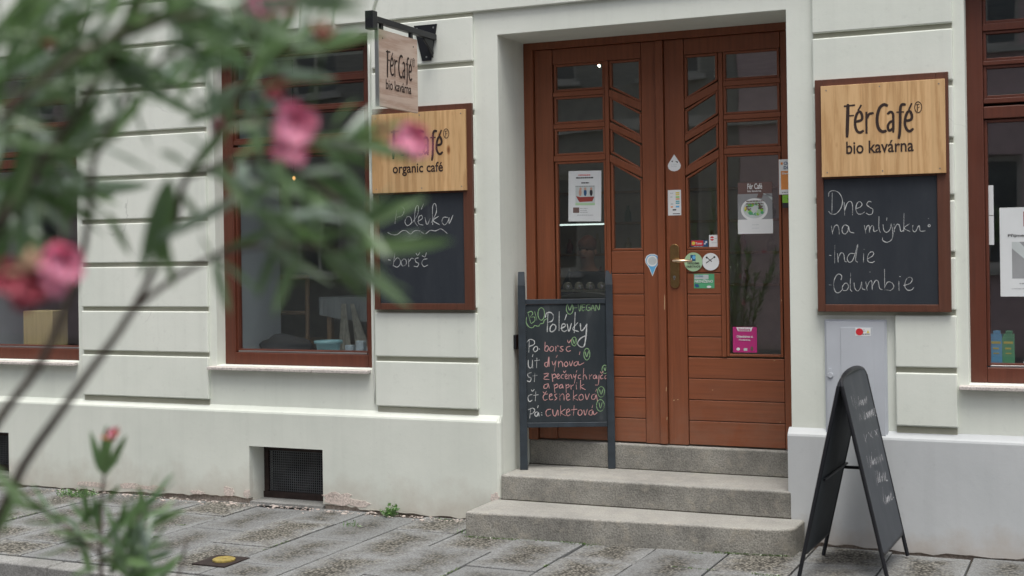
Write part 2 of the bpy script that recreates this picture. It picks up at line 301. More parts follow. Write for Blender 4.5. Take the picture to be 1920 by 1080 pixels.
def slabmat(name):
    """exposed aggregate slab: smooth pale rim, worn dark pebbly centre, each slab its own tone"""
    m, ns, lk, b = newmat(name)
    tc = ns.new('ShaderNodeTexCoord'); oi = ns.new('ShaderNodeObjectInfo'); ge = ns.new('ShaderNodeNewGeometry')
    sp = ns.new('ShaderNodeSeparateXYZ'); lk.new(tc.outputs['Generated'], sp.inputs[0])
    def edge(out, span):
        a = N(ns, 'ShaderNodeMath', operation='SUBTRACT'); lk.new(out, a.inputs[0]); a.inputs[1].default_value = .5
        c = N(ns, 'ShaderNodeMath', operation='ABSOLUTE'); lk.new(a.outputs[0], c.inputs[0])
        d = N(ns, 'ShaderNodeMath', operation='MULTIPLY_ADD'); lk.new(c.outputs[0], d.inputs[0]); d.inputs[1].default_value = -span; d.inputs[2].default_value = span / 2
        return d.outputs[0]
    mi = N(ns, 'ShaderNodeMath', operation='MINIMUM'); lk.new(edge(sp.outputs['X'], .40), mi.inputs[0]); lk.new(edge(sp.outputs['Y'], .70), mi.inputs[1])
    nw = N(ns, 'ShaderNodeTexNoise', Scale=7.0, Detail=7.0, Roughness=.7); lk.new(ge.outputs['Position'], nw.inputs['Vector'])
    nf = N(ns, 'ShaderNodeTexNoise', Scale=42.0, Detail=5.0, Roughness=.7); lk.new(ge.outputs['Position'], nf.inputs['Vector'])
    mf = N(ns, 'ShaderNodeMath', operation='MULTIPLY_ADD'); lk.new(nf.outputs['Fac'], mf.inputs[0]); mf.inputs[1].default_value = .22; lk.new(mi.outputs[0], mf.inputs[2])
    ma = N(ns, 'ShaderNodeMath', operation='MULTIPLY_ADD'); lk.new(nw.outputs['Fac'], ma.inputs[0]); ma.inputs[1].default_value = .40; lk.new(mf.outputs[0], ma.inputs[2])
    rd = N(ns, 'ShaderNodeMath', operation='MULTIPLY_ADD'); lk.new(oi.outputs['Random'], rd.inputs[0]); rd.inputs[1].default_value = .15; lk.new(ma.outputs[0], rd.inputs[2])
    rm = ramp(ns, [(.37, g(0)), (.54, g(1))]); lk.new(rd.outputs[0], rm.inputs[0])
    vo = N(ns, 'ShaderNodeTexVoronoi', Scale=68.0); lk.new(ge.outputs['Position'], vo.inputs['Vector'])
    rc = ramp(ns, [(0.0, (.66, .63, .56)), (.38, (.33, .31, .26)), (.72, (.06, .055, .045))]); lk.new(vo.outputs['Distance'], rc.inputs[0])
    vc = N(ns, 'ShaderNodeMix', data_type='RGBA', blend_type='MULTIPLY'); vc.inputs[0].default_value = .6; lk.new(rc.outputs[0], vc.inputs[6]); bw = ns.new('ShaderNodeRGBToBW'); lk.new(vo.outputs['Color'], bw.inputs[0]); lk.new(bw.outputs[0], vc.inputs[7])
    n2 = N(ns, 'ShaderNodeTexNoise', Scale=90.0, Detail=5.0, Roughness=.7); lk.new(ge.outputs['Position'], n2.inputs['Vector'])
    rr = ramp(ns, [(.34, (.17, .175, .175)), (.5, (.35, .36, .36)), (.66, (.50, .51, .505))]); lk.new(n2.outputs['Fac'], rr.inputs[0])
    mx = N(ns, 'ShaderNodeMix', data_type='RGBA'); lk.new(rm.outputs[0], mx.inputs[0]); lk.new(rr.outputs[0], mx.inputs[6]); lk.new(vc.outputs[2], mx.inputs[7])
    rt = ramp(ns, [(0, g(.50)), (1, g(.80))]); lk.new(oi.outputs['Random'], rt.inputs[0])
    m3 = N(ns, 'ShaderNodeMix', data_type='RGBA', blend_type='MULTIPLY'); m3.inputs[0].default_value = 1; lk.new(mx.outputs[2], m3.inputs[6]); lk.new(rt.outputs[0], m3.inputs[7])
    lk.new(m3.outputs[2], b.inputs['Base Color']); b.inputs['Roughness'].default_value = .8
    bh = N(ns, 'ShaderNodeMath', operation='MULTIPLY'); lk.new(vo.outputs['Distance'], bh.inputs[0]); lk.new(rm.outputs[0], bh.inputs[1])
    bp = N(ns, 'ShaderNodeBump', Strength=.6, Distance=-.004); lk.new(bh.outputs[0], bp.inputs['Height']); lk.new(bp.outputs[0], b.inputs['Normal'])
    return m
def glassmat(name, refl=.12, tint=(.9, .94, .93), rough=0.0):
    m, ns, lk, b = newmat(name); ns.remove(b); out = ns['Material Output']
    tr = ns.new('ShaderNodeBsdfTransparent'); tr.inputs[0].default_value = (*tint, 1)
    gl = ns.new('ShaderNodeBsdfGlossy'); gl.inputs['Roughness'].default_value = rough
    fr = ns.new('ShaderNodeFresnel'); ge = ns.new('ShaderNodeNewGeometry')
    io = N(ns, 'ShaderNodeMath', operation='MULTIPLY_ADD'); lk.new(ge.outputs['Backfacing'], io.inputs[0]); io.inputs[1].default_value = 1 / 1.5 - 1.5; io.inputs[2].default_value = 1.5; lk.new(io.outputs[0], fr.inputs['IOR'])
    no = N(ns, 'ShaderNodeTexNoise', Scale=1.8, Detail=1.0); lk.new(ge.outputs['Position'], no.inputs['Vector'])
    bp = N(ns, 'ShaderNodeBump', Strength=.05, Distance=.02); lk.new(no.outputs['Fac'], bp.inputs['Height']); lk.new(bp.outputs[0], gl.inputs['Normal'])
    ad = N(ns, 'ShaderNodeMath', operation='MULTIPLY_ADD'); lk.new(fr.outputs[0], ad.inputs[0]); ad.inputs[1].default_value = .9; ad.inputs[2].default_value = refl - .035
    mx = ns.new('ShaderNodeMixShader'); lk.new(ad.outputs[0], mx.inputs[0]); lk.new(tr.outputs[0], mx.inputs[1]); lk.new(gl.outputs[0], mx.inputs[2]); lk.new(mx.outputs[0], out.inputs[0])
    return m
def chalkmat(name, col, cover=.5):
    m, ns, lk, b = newmat(name); out = ns['Material Output']
    ge = ns.new('ShaderNodeNewGeometry'); no = N(ns, 'ShaderNodeTexNoise', Scale=260.0, Detail=3.0, Roughness=.7); lk.new(ge.outputs['Position'], no.inputs['Vector'])
    n2 = N(ns, 'ShaderNodeTexNoise', Scale=22.0, Detail=2.0); lk.new(ge.outputs['Position'], n2.inputs['Vector'])
    ad = N(ns, 'ShaderNodeMath', operation='ADD'); lk.new(no.outputs['Fac'], ad.inputs[0]); lk.new(n2.outputs['Fac'], ad.inputs[1])
    rp = ramp(ns, [((1 - cover) * .9, g(.12)), (min(.98, (1 - cover) * .9 + .22), g(1))])
    hf = N(ns, 'ShaderNodeMath', operation='MULTIPLY'); hf.inputs[1].default_value = .5; lk.new(ad.outputs[0], hf.inputs[0]); lk.new(hf.outputs[0], rp.inputs[0])
    b.inputs['Base Color'].default_value = (*col, 1); b.inputs['Roughness'].default_value = 1; lk.new(rp.outputs[0], b.inputs['Alpha'])
    return m
def slatemat(name, col, smear=.05):
    m, ns, lk, b = newmat(name)
    ge = ns.new('ShaderNodeNewGeometry'); mp = ns.new('ShaderNodeMapping'); mp.inputs['Scale'].default_value = (5, 5, 1.6); lk.new(ge.outputs['Position'], mp.inputs['Vector'])
    no = N(ns, 'ShaderNodeTexNoise', Scale=1.5, Detail=6.0, Roughness=.6); lk.new(mp.outputs[0], no.inputs['Vector'])
    rp = ramp(ns, [(.35, col), (.60, tuple(c + smear * .6 for c in col)), (.80, tuple(c + smear * 3.4 for c in col))]); lk.new(no.outputs['Fac'], rp.inputs[0]); lk.new(rp.outputs[0], b.inputs['Base Color'])
    b.inputs['Roughness'].default_value = .6; b.inputs['Specular IOR Level'].default_value = .35
    return m
def leafmat(name, c1, c2, back):
    m, ns, lk, b = newmat(name); out = ns['Material Output']
    ge = ns.new('ShaderNodeNewGeometry'); oi = ns.new('ShaderNodeObjectInfo')
    n1 = N(ns, 'ShaderNodeTexNoise', Scale=9.0, Detail=2.0); lk.new(ge.outputs['Position'], n1.inputs['Vector'])
    ad = N(ns, 'ShaderNodeMath', operation='MULTIPLY_ADD'); lk.new(oi.outputs['Random'], ad.inputs[0]); ad.inputs[1].default_value = .5; lk.new(n1.outputs['Fac'], ad.inputs[2])
    rp = ramp(ns, [(.35, c1), (.95, c2)]); lk.new(ad.outputs[0], rp.inputs[0])
    mx = N(ns, 'ShaderNodeMix', data_type='RGBA'); lk.new(ge.outputs['Backfacing'], mx.inputs[0]); lk.new(rp.outputs[0], mx.inputs[6]); mx.inputs[7].default_value = (*back, 1)
    lk.new(mx.outputs[2], b.inputs['Base Color']); b.inputs['Roughness'].default_value = .30; b.inputs['Specular IOR Level'].default_value = .75
    tl = ns.new('ShaderNodeBsdfTranslucent'); tl.inputs[0].default_value = (.24, .42, .14, 1)
    ms = ns.new('ShaderNodeMixShader'); ms.inputs[0].default_value = .22; lk.new(b.outputs[0], ms.inputs[1]); lk.new(tl.outputs[0], ms.inputs[2]); lk.new(ms.outputs[0], out.inputs[0])
    return m
def emis(name, col, st):
    m, ns, lk, b = newmat(name); b.inputs['Base Color'].default_value = (*col, 1); b.inputs['Emission Color'].default_value = (*col, 1); b.inputs['Emission Strength'].default_value = st; return m

PL = plaster('plaster_cream', (.71, .75, .68), (.80, .83, .76))
PLB = plaster('plaster_fresh_white', (.50, .525, .535), (.59, .61, .62))
PLP = plaster('plaster_plinth', (.63, .665, .605), (.73, .76, .695), dirt_h=.24)
MORTAR = stone('bare_render', (.34, .28, .23), (.46, .40, .35), (.24, .18, .15), 60, .6)
DOOR = woodpaint('door_paint', (.228, .070, .029), .42, dust=.35)
DOORH = woodpaint('door_paint_boards', (.238, .074, .031), .44, axis='X', dust=.35)
WIN = woodpaint('window_paint', (.108, .030, .016), .40)
FRB = woodpaint('sign_frame_brown', (.105, .037, .020), .5)
PINE = pine('pine_board', (.70, .46, .23), (.56, .335, .15))
PINEH = pine('weathered_pine_board', (.60, .47, .39), (.47, .33, .26), axis='X', strips=False)
INKM = plain('burnt_lettering', (.030, .014, .010), .7, var=.2)
SLATE = slatemat('slate_blue', (.022, .028, .037), .016)
SLATEG = slatemat('slate_green', (.018, .026, .032), .022)
BFRAME = plain('slate_frame_paint', (.026, .036, .046), .5, var=.25, scale=14, bump=.1)
CHW = chalkmat('chalk_white', (.60, .62, .62), .62); CHG = chalkmat('chalk_green', (.25, .40, .21), .66); CHP = chalkmat('chalk_pink', (.58, .32, .31), .68); CHF = chalkmat('chalk_faint', (.56, .56, .58), .58)
IRON = plain('black_iron', (.014, .015, .019), .42, metal=.3, var=.2, spec=.5)
STEEL = plain('steel', (.55, .55, .54), .35, metal=1)
BRASS = plain('brass', (.40, .25, .11), .34, metal=1, var=.15, scale=30)
BRASSL = plain('polished_brass', (.80, .62, .42), .25, metal=1)
GLASS = glassmat('window_glass', .10, (.985, 1, .995))
STEP = stone('granite_step', (.165, .16, .145), (.34, .33, .295), (.38, .35, .29), 110, .9, worn=.40)
SLAB = slabmat('aggregate_slab')
KERB = stone('kerb_stone', (.20, .20, .19), (.33, .33, .32), (.20, .20, .19), 110, .6)
JOINT = stone('joint_sand', (.045, .042, .036), (.10, .09, .075), (.07, .09, .04), 200, .4)
ROAD = stone('asphalt', (.040, .040, .042), (.060, .060, .060), (.085, .085, .08), 240, .6)
GREYBOX = plain('cabinet_grey', (.50, .53, .57), .45, var=.04)
CEMENT = stone('cement_sill', (.50, .46, .43), (.60, .56, .53), (.42, .38, .36), 120, .3)
INK = {
"LOGO":[[17.2,[[-169,767],[-171,710],[-176,599]]],[12.1,[[-186,763],[-136,766]]],[10.8,[[-170,709],[-142,710]]],[13.4,[[-126,676],[-98,684],[-94,706],[-105,729],[-120,720],[-130,691],[-132,656],[-122,624],[-105,616],[-91,623]]],[12.7,[[-113,739],[-100,761]]],[15.3,[[-71,720],[-72,614]]],[12.7,[[-69,690],[-57,713],[-38,717]]],[15.3,[[37,755],[20,760],[0,744],[-12,708],[-15,669],[-7,632],[11,615],[28,617]]],[12.7,[[43,711],[57,719],[69,707],[70,671],[69,612]]],[12.7,[[70,670],[52,663],[41,642],[48,618],[69,630]]],[14.0,[[131,754],[118,755],[108,736],[106,669],[103,609],[98,577]]],[10.2,[[91,715],[122,715]]],[13.4,[[135,666],[162,672],[167,694],[157,716],[143,710],[133,680],[131,645],[141,618],[156,610],[170,620]]],[12.1,[[153,727],[165,755]]],[3.8,[[217,726],[213,716],[208,710],[201,707],[194,708],[188,714],[184,723],[182,734],[183,745],[186,755],[192,762],[199,765],[205,763],[211,758],[216,749],[218,738],[217,726]]],[5.1,[[196,750],[196,715]]],[4.5,[[191,750],[206,751]]],[3.8,[[196,733],[206,736]]]],
"CHR":[[[-266,294],[-269,187]],[[-286,275],[-282,298],[-256,306],[-226,289],[-211,250],[-220,209],[-246,179],[-272,178],[-287,192]],[[-202,239],[-200,169]],[[-200,193],[-186,234],[-167,244],[-157,222],[-158,169]],[[-141,203],[-115,212],[-106,228],[-119,242],[-134,229],[-139,199],[-129,176],[-109,174],[-94,184]],[[-56,238],[-71,241],[-81,224],[-64,208],[-49,197],[-53,174],[-68,169],[-84,177]],[[-273,112],[-267,67]],[[-266,81],[-255,111],[-240,115],[-232,95],[-231,67]],[[-184,110],[-201,116],[-214,99],[-214,76],[-199,66],[-184,83],[-180,109],[-173,79],[-151,71]],[[-95,111],[-88,68]],[[-89,85],[-80,107],[-70,107],[-68,73]],[[-68,85],[-58,107],[-47,105],[-44,77],[-25,84]],[[-17,158],[-18,95],[-11,72]],[[4,113],[8,83],[22,71],[40,86],[47,116]],[[47,116],[55,75],[50,34],[25,17],[2,27],[0,42]],[[25,150],[23,137]],[[62,115],[63,74]],[[64,89],[77,113],[90,107],[97,75],[113,81]],[[115,170],[112,73]],[[142,114],[114,92],[145,73]],[[160,106],[159,80],[173,72],[192,105],[198,75],[223,75]],[[240,141],[242,140]],[[250,101],[247,97],[243,97],[239,100],[239,104],[242,108],[246,108],[249,105],[250,101]],[[-286,-50],[-277,-50]],[[-256,5],[-258,-92]],[[-242,-41],[-239,-87]],[[-239,-68],[-223,-37],[-208,-45],[-204,-79],[-194,-87]],[[-149,-42],[-175,-42],[-190,-68],[-179,-89],[-157,-72],[-131,10],[-145,-72],[-135,-89]],[[-101,-43],[-103,-88]],[[-100,-19],[-96,-20]],[[-83,-73],[-53,-55],[-49,-36],[-67,-36],[-80,-58],[-78,-85],[-57,-92],[-44,-85]],[[-289,-212],[-278,-213]],[[-225,-185],[-221,-163],[-240,-153],[-259,-178],[-265,-216],[-256,-250],[-237,-255],[-216,-235]],[[-205,-204],[-218,-223],[-215,-242],[-196,-242],[-185,-223],[-193,-204],[-205,-204]],[[-172,-148],[-176,-231],[-167,-248]],[[-155,-201],[-151,-231],[-137,-246],[-122,-231],[-114,-197],[-112,-231],[-96,-240]],[[-92,-197],[-85,-242]],[[-89,-231],[-73,-197],[-60,-194],[-58,-239]],[[-58,-220],[-40,-190],[-26,-194],[-19,-231],[-4,-240]],[[8,-128],[8,-243]],[[8,-224],[25,-198],[47,-203],[56,-224],[39,-243],[14,-240]],[[83,-194],[83,-243]],[[87,-168],[91,-169]],[[108,-217],[141,-206],[153,-184],[141,-172],[123,-183],[113,-217],[126,-241],[148,-241],[160,-228]],[[-70,-143],[-68,-143]]],
"CHL":[[[-184,278],[-200,186]],[[-214,259],[-169,297],[-132,276],[-147,237],[-185,225]],[[-110,230],[-128,197],[-111,171],[-81,190],[-88,223],[-110,230]],[[-74,190],[-36,241],[-31,293],[-50,281],[-59,202],[-40,169]],[[-37,195],[-4,214],[-10,234],[-29,221],[-30,182],[0,172]],[[6,305],[-9,273]],[[15,220],[29,174],[52,213]],[[59,187],[96,251],[90,303],[70,284],[69,174]],[[110,224],[73,199],[117,172]],[[175,216],[146,217],[134,191],[153,169],[179,197],[185,216],[185,177],[211,228]],[[-254,131],[-224,117],[-186,116],[-149,139],[-119,138],[-90,118],[-60,137],[-23,136],[13,116],[50,138],[87,134],[123,146],[145,136],[169,117]],[[-252,-43],[-237,-45]],[[-203,2],[-217,-83]],[[-212,-57],[-189,-31],[-167,-44],[-167,-73],[-190,-90],[-212,-81]],[[-141,-38],[-160,-58],[-148,-84],[-123,-71],[-125,-45],[-141,-38]],[[-107,-39],[-105,-87]],[[-104,-58],[-85,-35],[-70,-39]],[[-36,-33],[-58,-39],[-53,-59],[-34,-69],[-44,-88],[-68,-85]],[[-52,-4],[-40,-17],[-25,0]],[[26,-40],[1,-44],[-12,-66],[3,-88],[29,-79]],[[-8,-20],[11,-27],[22,-1]]],
"Mg":[[[323,990],[317,975],[307,967],[295,968],[286,978],[281,993],[282,1011],[288,1026],[298,1035],[309,1034],[319,1024],[323,1008],[323,990]],[[291,1020],[302,990],[315,1021]],[[330,1005],[347,1006]],[[355,1026],[364,983],[374,1026]],[[399,1025],[382,1023],[380,988],[399,991]],[[382,1007],[395,1008]],[[430,1025],[412,1023],[406,1003],[414,988],[429,992],[429,1005],[419,1005]],[[435,988],[447,1022],[457,987]],[[440,1001],[453,1002]],[[464,987],[466,1022],[484,990],[490,1028]],[[40,980],[56,915]],[[40,980],[62,987],[70,971],[54,950],[79,952],[82,928],[61,911]],[[83,984],[95,932]],[[143,959],[137,942],[128,932],[117,933],[108,944],[103,962],[104,982],[110,999],[120,1008],[130,1008],[139,997],[144,979],[143,959]],[[31,950],[29,916],[47,889],[69,885],[82,898],[104,893],[117,908],[134,912],[143,931],[160,940]],[[341,787],[337,775],[330,768],[322,769],[315,776],[311,789],[312,803],[316,815],[324,822],[332,821],[338,814],[342,801],[341,787]],[[320,808],[327,782],[336,808]],[[423,704],[417,688],[408,679],[399,680],[391,690],[386,707],[387,726],[392,741],[401,750],[411,749],[419,739],[423,722],[423,704]],[[395,729],[403,699],[416,732]],[[532,611],[527,599],[519,593],[510,594],[502,601],[498,613],[499,626],[504,638],[512,644],[521,643],[528,636],[532,624],[532,611]],[[510,629],[517,610],[524,633]],[[510,469],[504,454],[494,447],[483,447],[474,457],[469,472],[469,488],[476,503],[486,510],[497,510],[506,501],[511,485],[510,469]],[[480,492],[490,464],[501,493]],[[507,383],[500,368],[489,359],[476,360],[466,370],[460,387],[461,405],[468,421],[479,430],[492,429],[502,419],[508,402],[507,383]],[[476,410],[484,378],[495,411]]],
"Mw":[[[165,970],[159,859]],[[148,949],[157,974],[183,978],[200,956],[191,926],[166,918]],[[195,905],[180,888],[177,866],[189,857],[211,874],[212,896],[195,905]],[[236,984],[233,865]],[[246,878],[272,891],[268,906],[252,900],[250,869],[266,858],[280,865]],[[282,964],[271,932]],[[285,903],[295,858],[311,907]],[[336,976],[328,851]],[[350,911],[319,873],[354,857]],[[367,905],[371,863],[388,872],[408,902]],[[408,902],[400,820],[387,764],[361,764],[348,786],[370,816],[405,833]],[[46,803],[42,732]],[[31,795],[51,812],[76,803],[76,781],[48,769]],[[84,768],[71,751],[80,734],[97,746],[95,765],[84,768]],[[107,751],[110,750]],[[38,682],[38,648],[48,633],[61,643],[64,682]],[[64,682],[65,633]],[[68,717],[64,704]],[[92,695],[89,634]],[[79,678],[109,682]],[[56,605],[34,596],[37,579],[54,570],[47,549],[28,553]],[[78,600],[74,548]],[[64,583],[92,587]],[[58,467],[41,463],[32,446],[41,424],[58,432]],[[55,497],[61,488],[72,499]],[[82,484],[78,428]],[[67,462],[96,466]],[[48,377],[42,321]],[[34,373],[62,383],[74,368],[61,351],[48,347]],[[91,359],[77,355],[74,338],[87,333],[96,355],[100,333]],[[96,398],[92,385]],[[116,354],[118,353]],[[116,340],[118,339]]],
"Mp":[[[145,793],[142,741]],[[143,754],[155,771],[166,758],[157,737],[143,739]],[[184,767],[172,750],[181,735],[196,745],[195,762],[184,767]],[[210,766],[211,736]],[[211,753],[223,769],[231,764]],[[257,766],[242,762],[247,749],[257,744],[248,734],[235,738]],[[300,765],[283,761],[276,746],[287,733],[304,739]],[[285,804],[292,787],[308,806]],[[162,668],[143,664],[141,647],[156,642],[168,702],[167,642]],[[187,672],[195,650],[211,676]],[[211,676],[199,611]],[[220,710],[213,697]],[[226,671],[227,637]],[[227,658],[240,673],[251,662],[253,639]],[[275,671],[262,656],[272,639],[286,653],[275,671]],[[295,670],[303,642],[316,674]],[[342,670],[325,661],[326,644],[342,648],[349,670],[355,648],[385,661]],[[362,730],[358,713]],[[134,595],[164,597],[133,565],[166,560]],[[138,578],[161,582]],[[185,594],[189,547]],[[187,586],[203,594],[209,577],[192,568]],[[215,577],[230,583],[224,594],[215,581],[221,564],[233,568]],[[256,589],[244,585],[242,570],[256,565]],[[257,611],[263,602],[272,613]],[[267,576],[280,582],[274,592],[266,580],[271,563],[282,567]],[[289,589],[290,561]],[[290,576],[302,589],[310,563]],[[319,588],[325,571],[336,590]],[[336,590],[324,535]],[[341,614],[337,604]],[[362,586],[349,579],[351,564],[364,564]],[[384,626],[379,557]],[[379,575],[392,586],[402,560]],[[418,587],[420,559]],[[420,574],[434,587]],[[457,585],[444,578],[444,563],[457,565],[461,582],[465,561]],[[479,584],[473,526],[456,522]],[[500,584],[489,577],[491,560],[504,564]],[[488,603],[496,595],[505,607]],[[529,584],[515,575],[517,560],[530,568],[532,581],[534,560]],[[546,607],[538,551]],[[530,577],[552,581]],[[160,534],[137,526],[134,506],[154,509],[160,530],[167,506]],[[197,530],[201,478]],[[200,521],[215,531],[221,516],[203,505]],[[247,529],[232,521],[232,505],[246,510],[249,527],[253,505]],[[271,529],[272,477]],[[271,518],[286,528],[290,513],[274,505]],[[301,524],[303,498]],[[303,515],[318,525]],[[335,524],[337,498]],[[337,536],[339,536]],[[363,553],[361,495]],[[383,527],[363,512],[391,494]],[[156,470],[136,466],[127,449],[136,431],[153,437]],[[128,483],[139,474],[149,487]],[[166,453],[183,461],[177,471],[166,457],[170,434],[187,437]],[[214,469],[201,465],[205,450],[213,443],[200,431]],[[231,469],[232,430]],[[232,452],[246,469],[257,460],[258,430]],[[274,447],[291,457],[283,470],[272,456],[278,430],[295,435]],[[318,489],[315,429]],[[339,463],[317,446],[343,429]],[[365,466],[351,450],[357,429],[377,437],[375,459],[365,466]],[[391,467],[400,431],[416,468]],[[451,466],[433,458],[431,436],[450,436],[458,462],[466,423]],[[462,496],[457,483]],[[174,375],[152,371],[143,354],[151,332],[173,339]],[[186,371],[189,341],[203,333],[217,370],[220,336]],[[236,396],[233,333]],[[264,374],[238,353],[266,333]],[[272,352],[292,363],[284,375],[272,361],[276,333],[295,339]],[[320,395],[315,335]],[[303,369],[337,373]],[[346,364],[344,343],[358,334],[370,351],[363,368],[346,364]],[[380,368],[388,334],[402,372]],[[432,368],[415,359],[413,338],[430,337],[436,363],[444,337],[462,350]],[[437,398],[432,382]]],
"AF":[[[71,915],[73,863]],[[117,917],[110,847]],[[141,883],[146,849]],[[197,902],[167,853],[218,878],[215,854],[258,877],[252,850],[301,879],[287,849],[347,884],[325,851]],[[152,815],[131,783]],[[152,815],[167,785]],[[208,833],[215,779]],[[239,814],[231,778],[280,806],[274,779],[318,808],[303,777],[356,810],[345,777],[400,812],[389,778],[453,815],[437,776],[478,773]],[[137,709],[153,667]],[[195,702],[145,677]],[[234,706],[295,672]],[[302,707],[244,683]],[[359,703],[398,669]],[[409,703],[356,678]],[[104,602],[103,545]],[[156,598],[133,541]],[[207,609],[163,550],[207,569],[194,546],[247,574],[240,543],[288,572],[281,540],[335,569],[328,537],[383,573],[386,536]],[[285,612],[290,611]],[[199,513],[178,441]],[[230,508],[207,451],[272,498],[235,450],[292,473],[282,446],[336,481],[330,442],[378,479],[358,441],[389,435]],[[265,420],[227,354]],[[231,350],[245,334]],[[282,374],[260,335],[314,361],[294,332],[345,363],[332,333],[402,369],[379,336],[427,339]]]}

# ------------------------------------------------------------------ ground: road, kerb, pavement
mb = MB(); mb.poly([(-90, -60, -.125), (60, -60, -.125), (60, 40, -.125), (-90, 40, -.125)])
obj('road', mb, ROAD, kind='structure')
pave = MB(); pave.box(-16, 6, -1.80, 0.3, -.124, -.022)
PV = obj('pavement', pave, JOINT, kind='structure')
rs = random.Random(3)
slabmeshes = []
for k in range(5):
    b = MB(); hx, hy = .1985, .3465; b.box(-hx, hx, -hy, hy, -.05, 0)
    b.v = [(x + rs.uniform(-.003, .003), y + rs.uniform(-.003, .003), z + (rs.uniform(-.002, .002) if z == 0 else 0)) for x, y, z in b.v]
    me = b.mesh('paving_slab', SLAB); fix(me); slabmeshes.append(me)
ci = 0
cols = [-1.5 - .4085 * i for i in range(-8, 26)]
for i, x1 in enumerate(cols):
    xc = x1 - .204
    off = (0.0 if i % 2 else .35) + rs.uniform(-.015, .015)
    y = .30 - off
    while y > -1.75:
        yc = y - .35; y0, y1 = y - .70, y
        y -= .70
        b0, b1 = max(y0, -1.75), min(y1, .02)
        if b1 - b0 < .12: continue
        if abs((b1 - b0) - .70) < .01:
            inst('paving_slab', rs.choice(slabmeshes), (xc, yc, rs.uniform(-.004, .004)), PV, rot=(rs.uniform(-.004, .004), rs.uniform(-.006, .006), rs.uniform(-.004, .004)), bevel=.003)
        else:
            b = MB(); b.box(xc - .1985, xc + .1985, b0 + .004, b1 - .004, -.05, 0)
            obj('paving_slab', b, SLAB, PV, org=(xc, (b0 + b1) / 2, 0), bevel=.003)
for i in range(14):
    x = -14 + i * 1.25; b = MB(); b.box(x + .004, x + 1.246, -1.90 + rs.uniform(-.004, .004), -1.756, -.124, rs.uniform(-.006, .0))
    obj('kerb_stone', b, KERB, PV, org=(x, -1.83, -.124), bevel=.012)
mb = MB(); mb.box(-16, 6, -13.4, -11.6, -.124, 0.0); obj('far_pavement', mb, KERB, kind='structure')

# ------------------------------------------------------------------ the cafe building
BLD = empty('cafe_building', (-2.5, .4, 0), 'pale plaster cafe building with brown double door and grooved piers', 'building')
def sheet(mb, xs, zs, holes, yf, yb, back=True):
    X = sorted(set(list(xs) + [h[0] for h in holes] + [h[1] for h in holes])); Z = sorted(set(list(zs) + [h[2] for h in holes] + [h[3] for h in holes]))
    for i in range(len(X) - 1):
        for j in range(len(Z) - 1):
            cx, cz = (X[i] + X[i + 1]) / 2, (Z[j] + Z[j + 1]) / 2
            if any(h[0] < cx < h[1] and h[2] < cz < h[3] for h in holes): continue
            mb.poly([(X[i], yf, Z[j]), (X[i + 1], yf, Z[j]), (X[i + 1], yf, Z[j + 1]), (X[i], yf, Z[j + 1])])
            if back: mb.poly([(X[i], yb, Z[j + 1]), (X[i + 1], yb, Z[j + 1]), (X[i + 1], yb, Z[j]), (X[i], yb, Z[j])])
    for x0, x1, z0, z1 in holes:
        zz = [z for z in Z if z0 <= z <= z1]; xx = [x for x in X if x0 <= x <= x1]
        for a, c in zip(zz, zz[1:]):
            mb.poly([(x0, yf, c), (x0, yf, a), (x0, yb, a), (x0, yb, c)]); mb.poly([(x1, yf, a), (x1, yf, c), (x1, yb, c), (x1, yb, a)])
        for a, c in zip(xx, xx[1:]):
            if z0 > 0.001: mb.poly([(a, yf, z0), (c, yf, z0), (c, yb, z0), (a, yb, z0)])
            mb.poly([(c, yf, z1), (a, yf, z1), (a, yb, z1), (c, yb, z1)])
WINX = [(-7.96, -6.75), (-5.55, -4.34), (-.69, .52)]
DX0, DX1, DZT = -3.42, -1.64, 2.99
holes = [(a, b, .915, 3.078) for a, b in WINX] + [(DX0, DX1, 0, DZT), (-5.27, -4.695, .004, .385), (-7.96, -7.385, .06, .385)]
mb = MB(); sheet(mb, (-14, 4), (0, 6.2), holes, .04, .80)
wl = obj('wall', mb, PL, BLD, weld=True, bevel=.006)
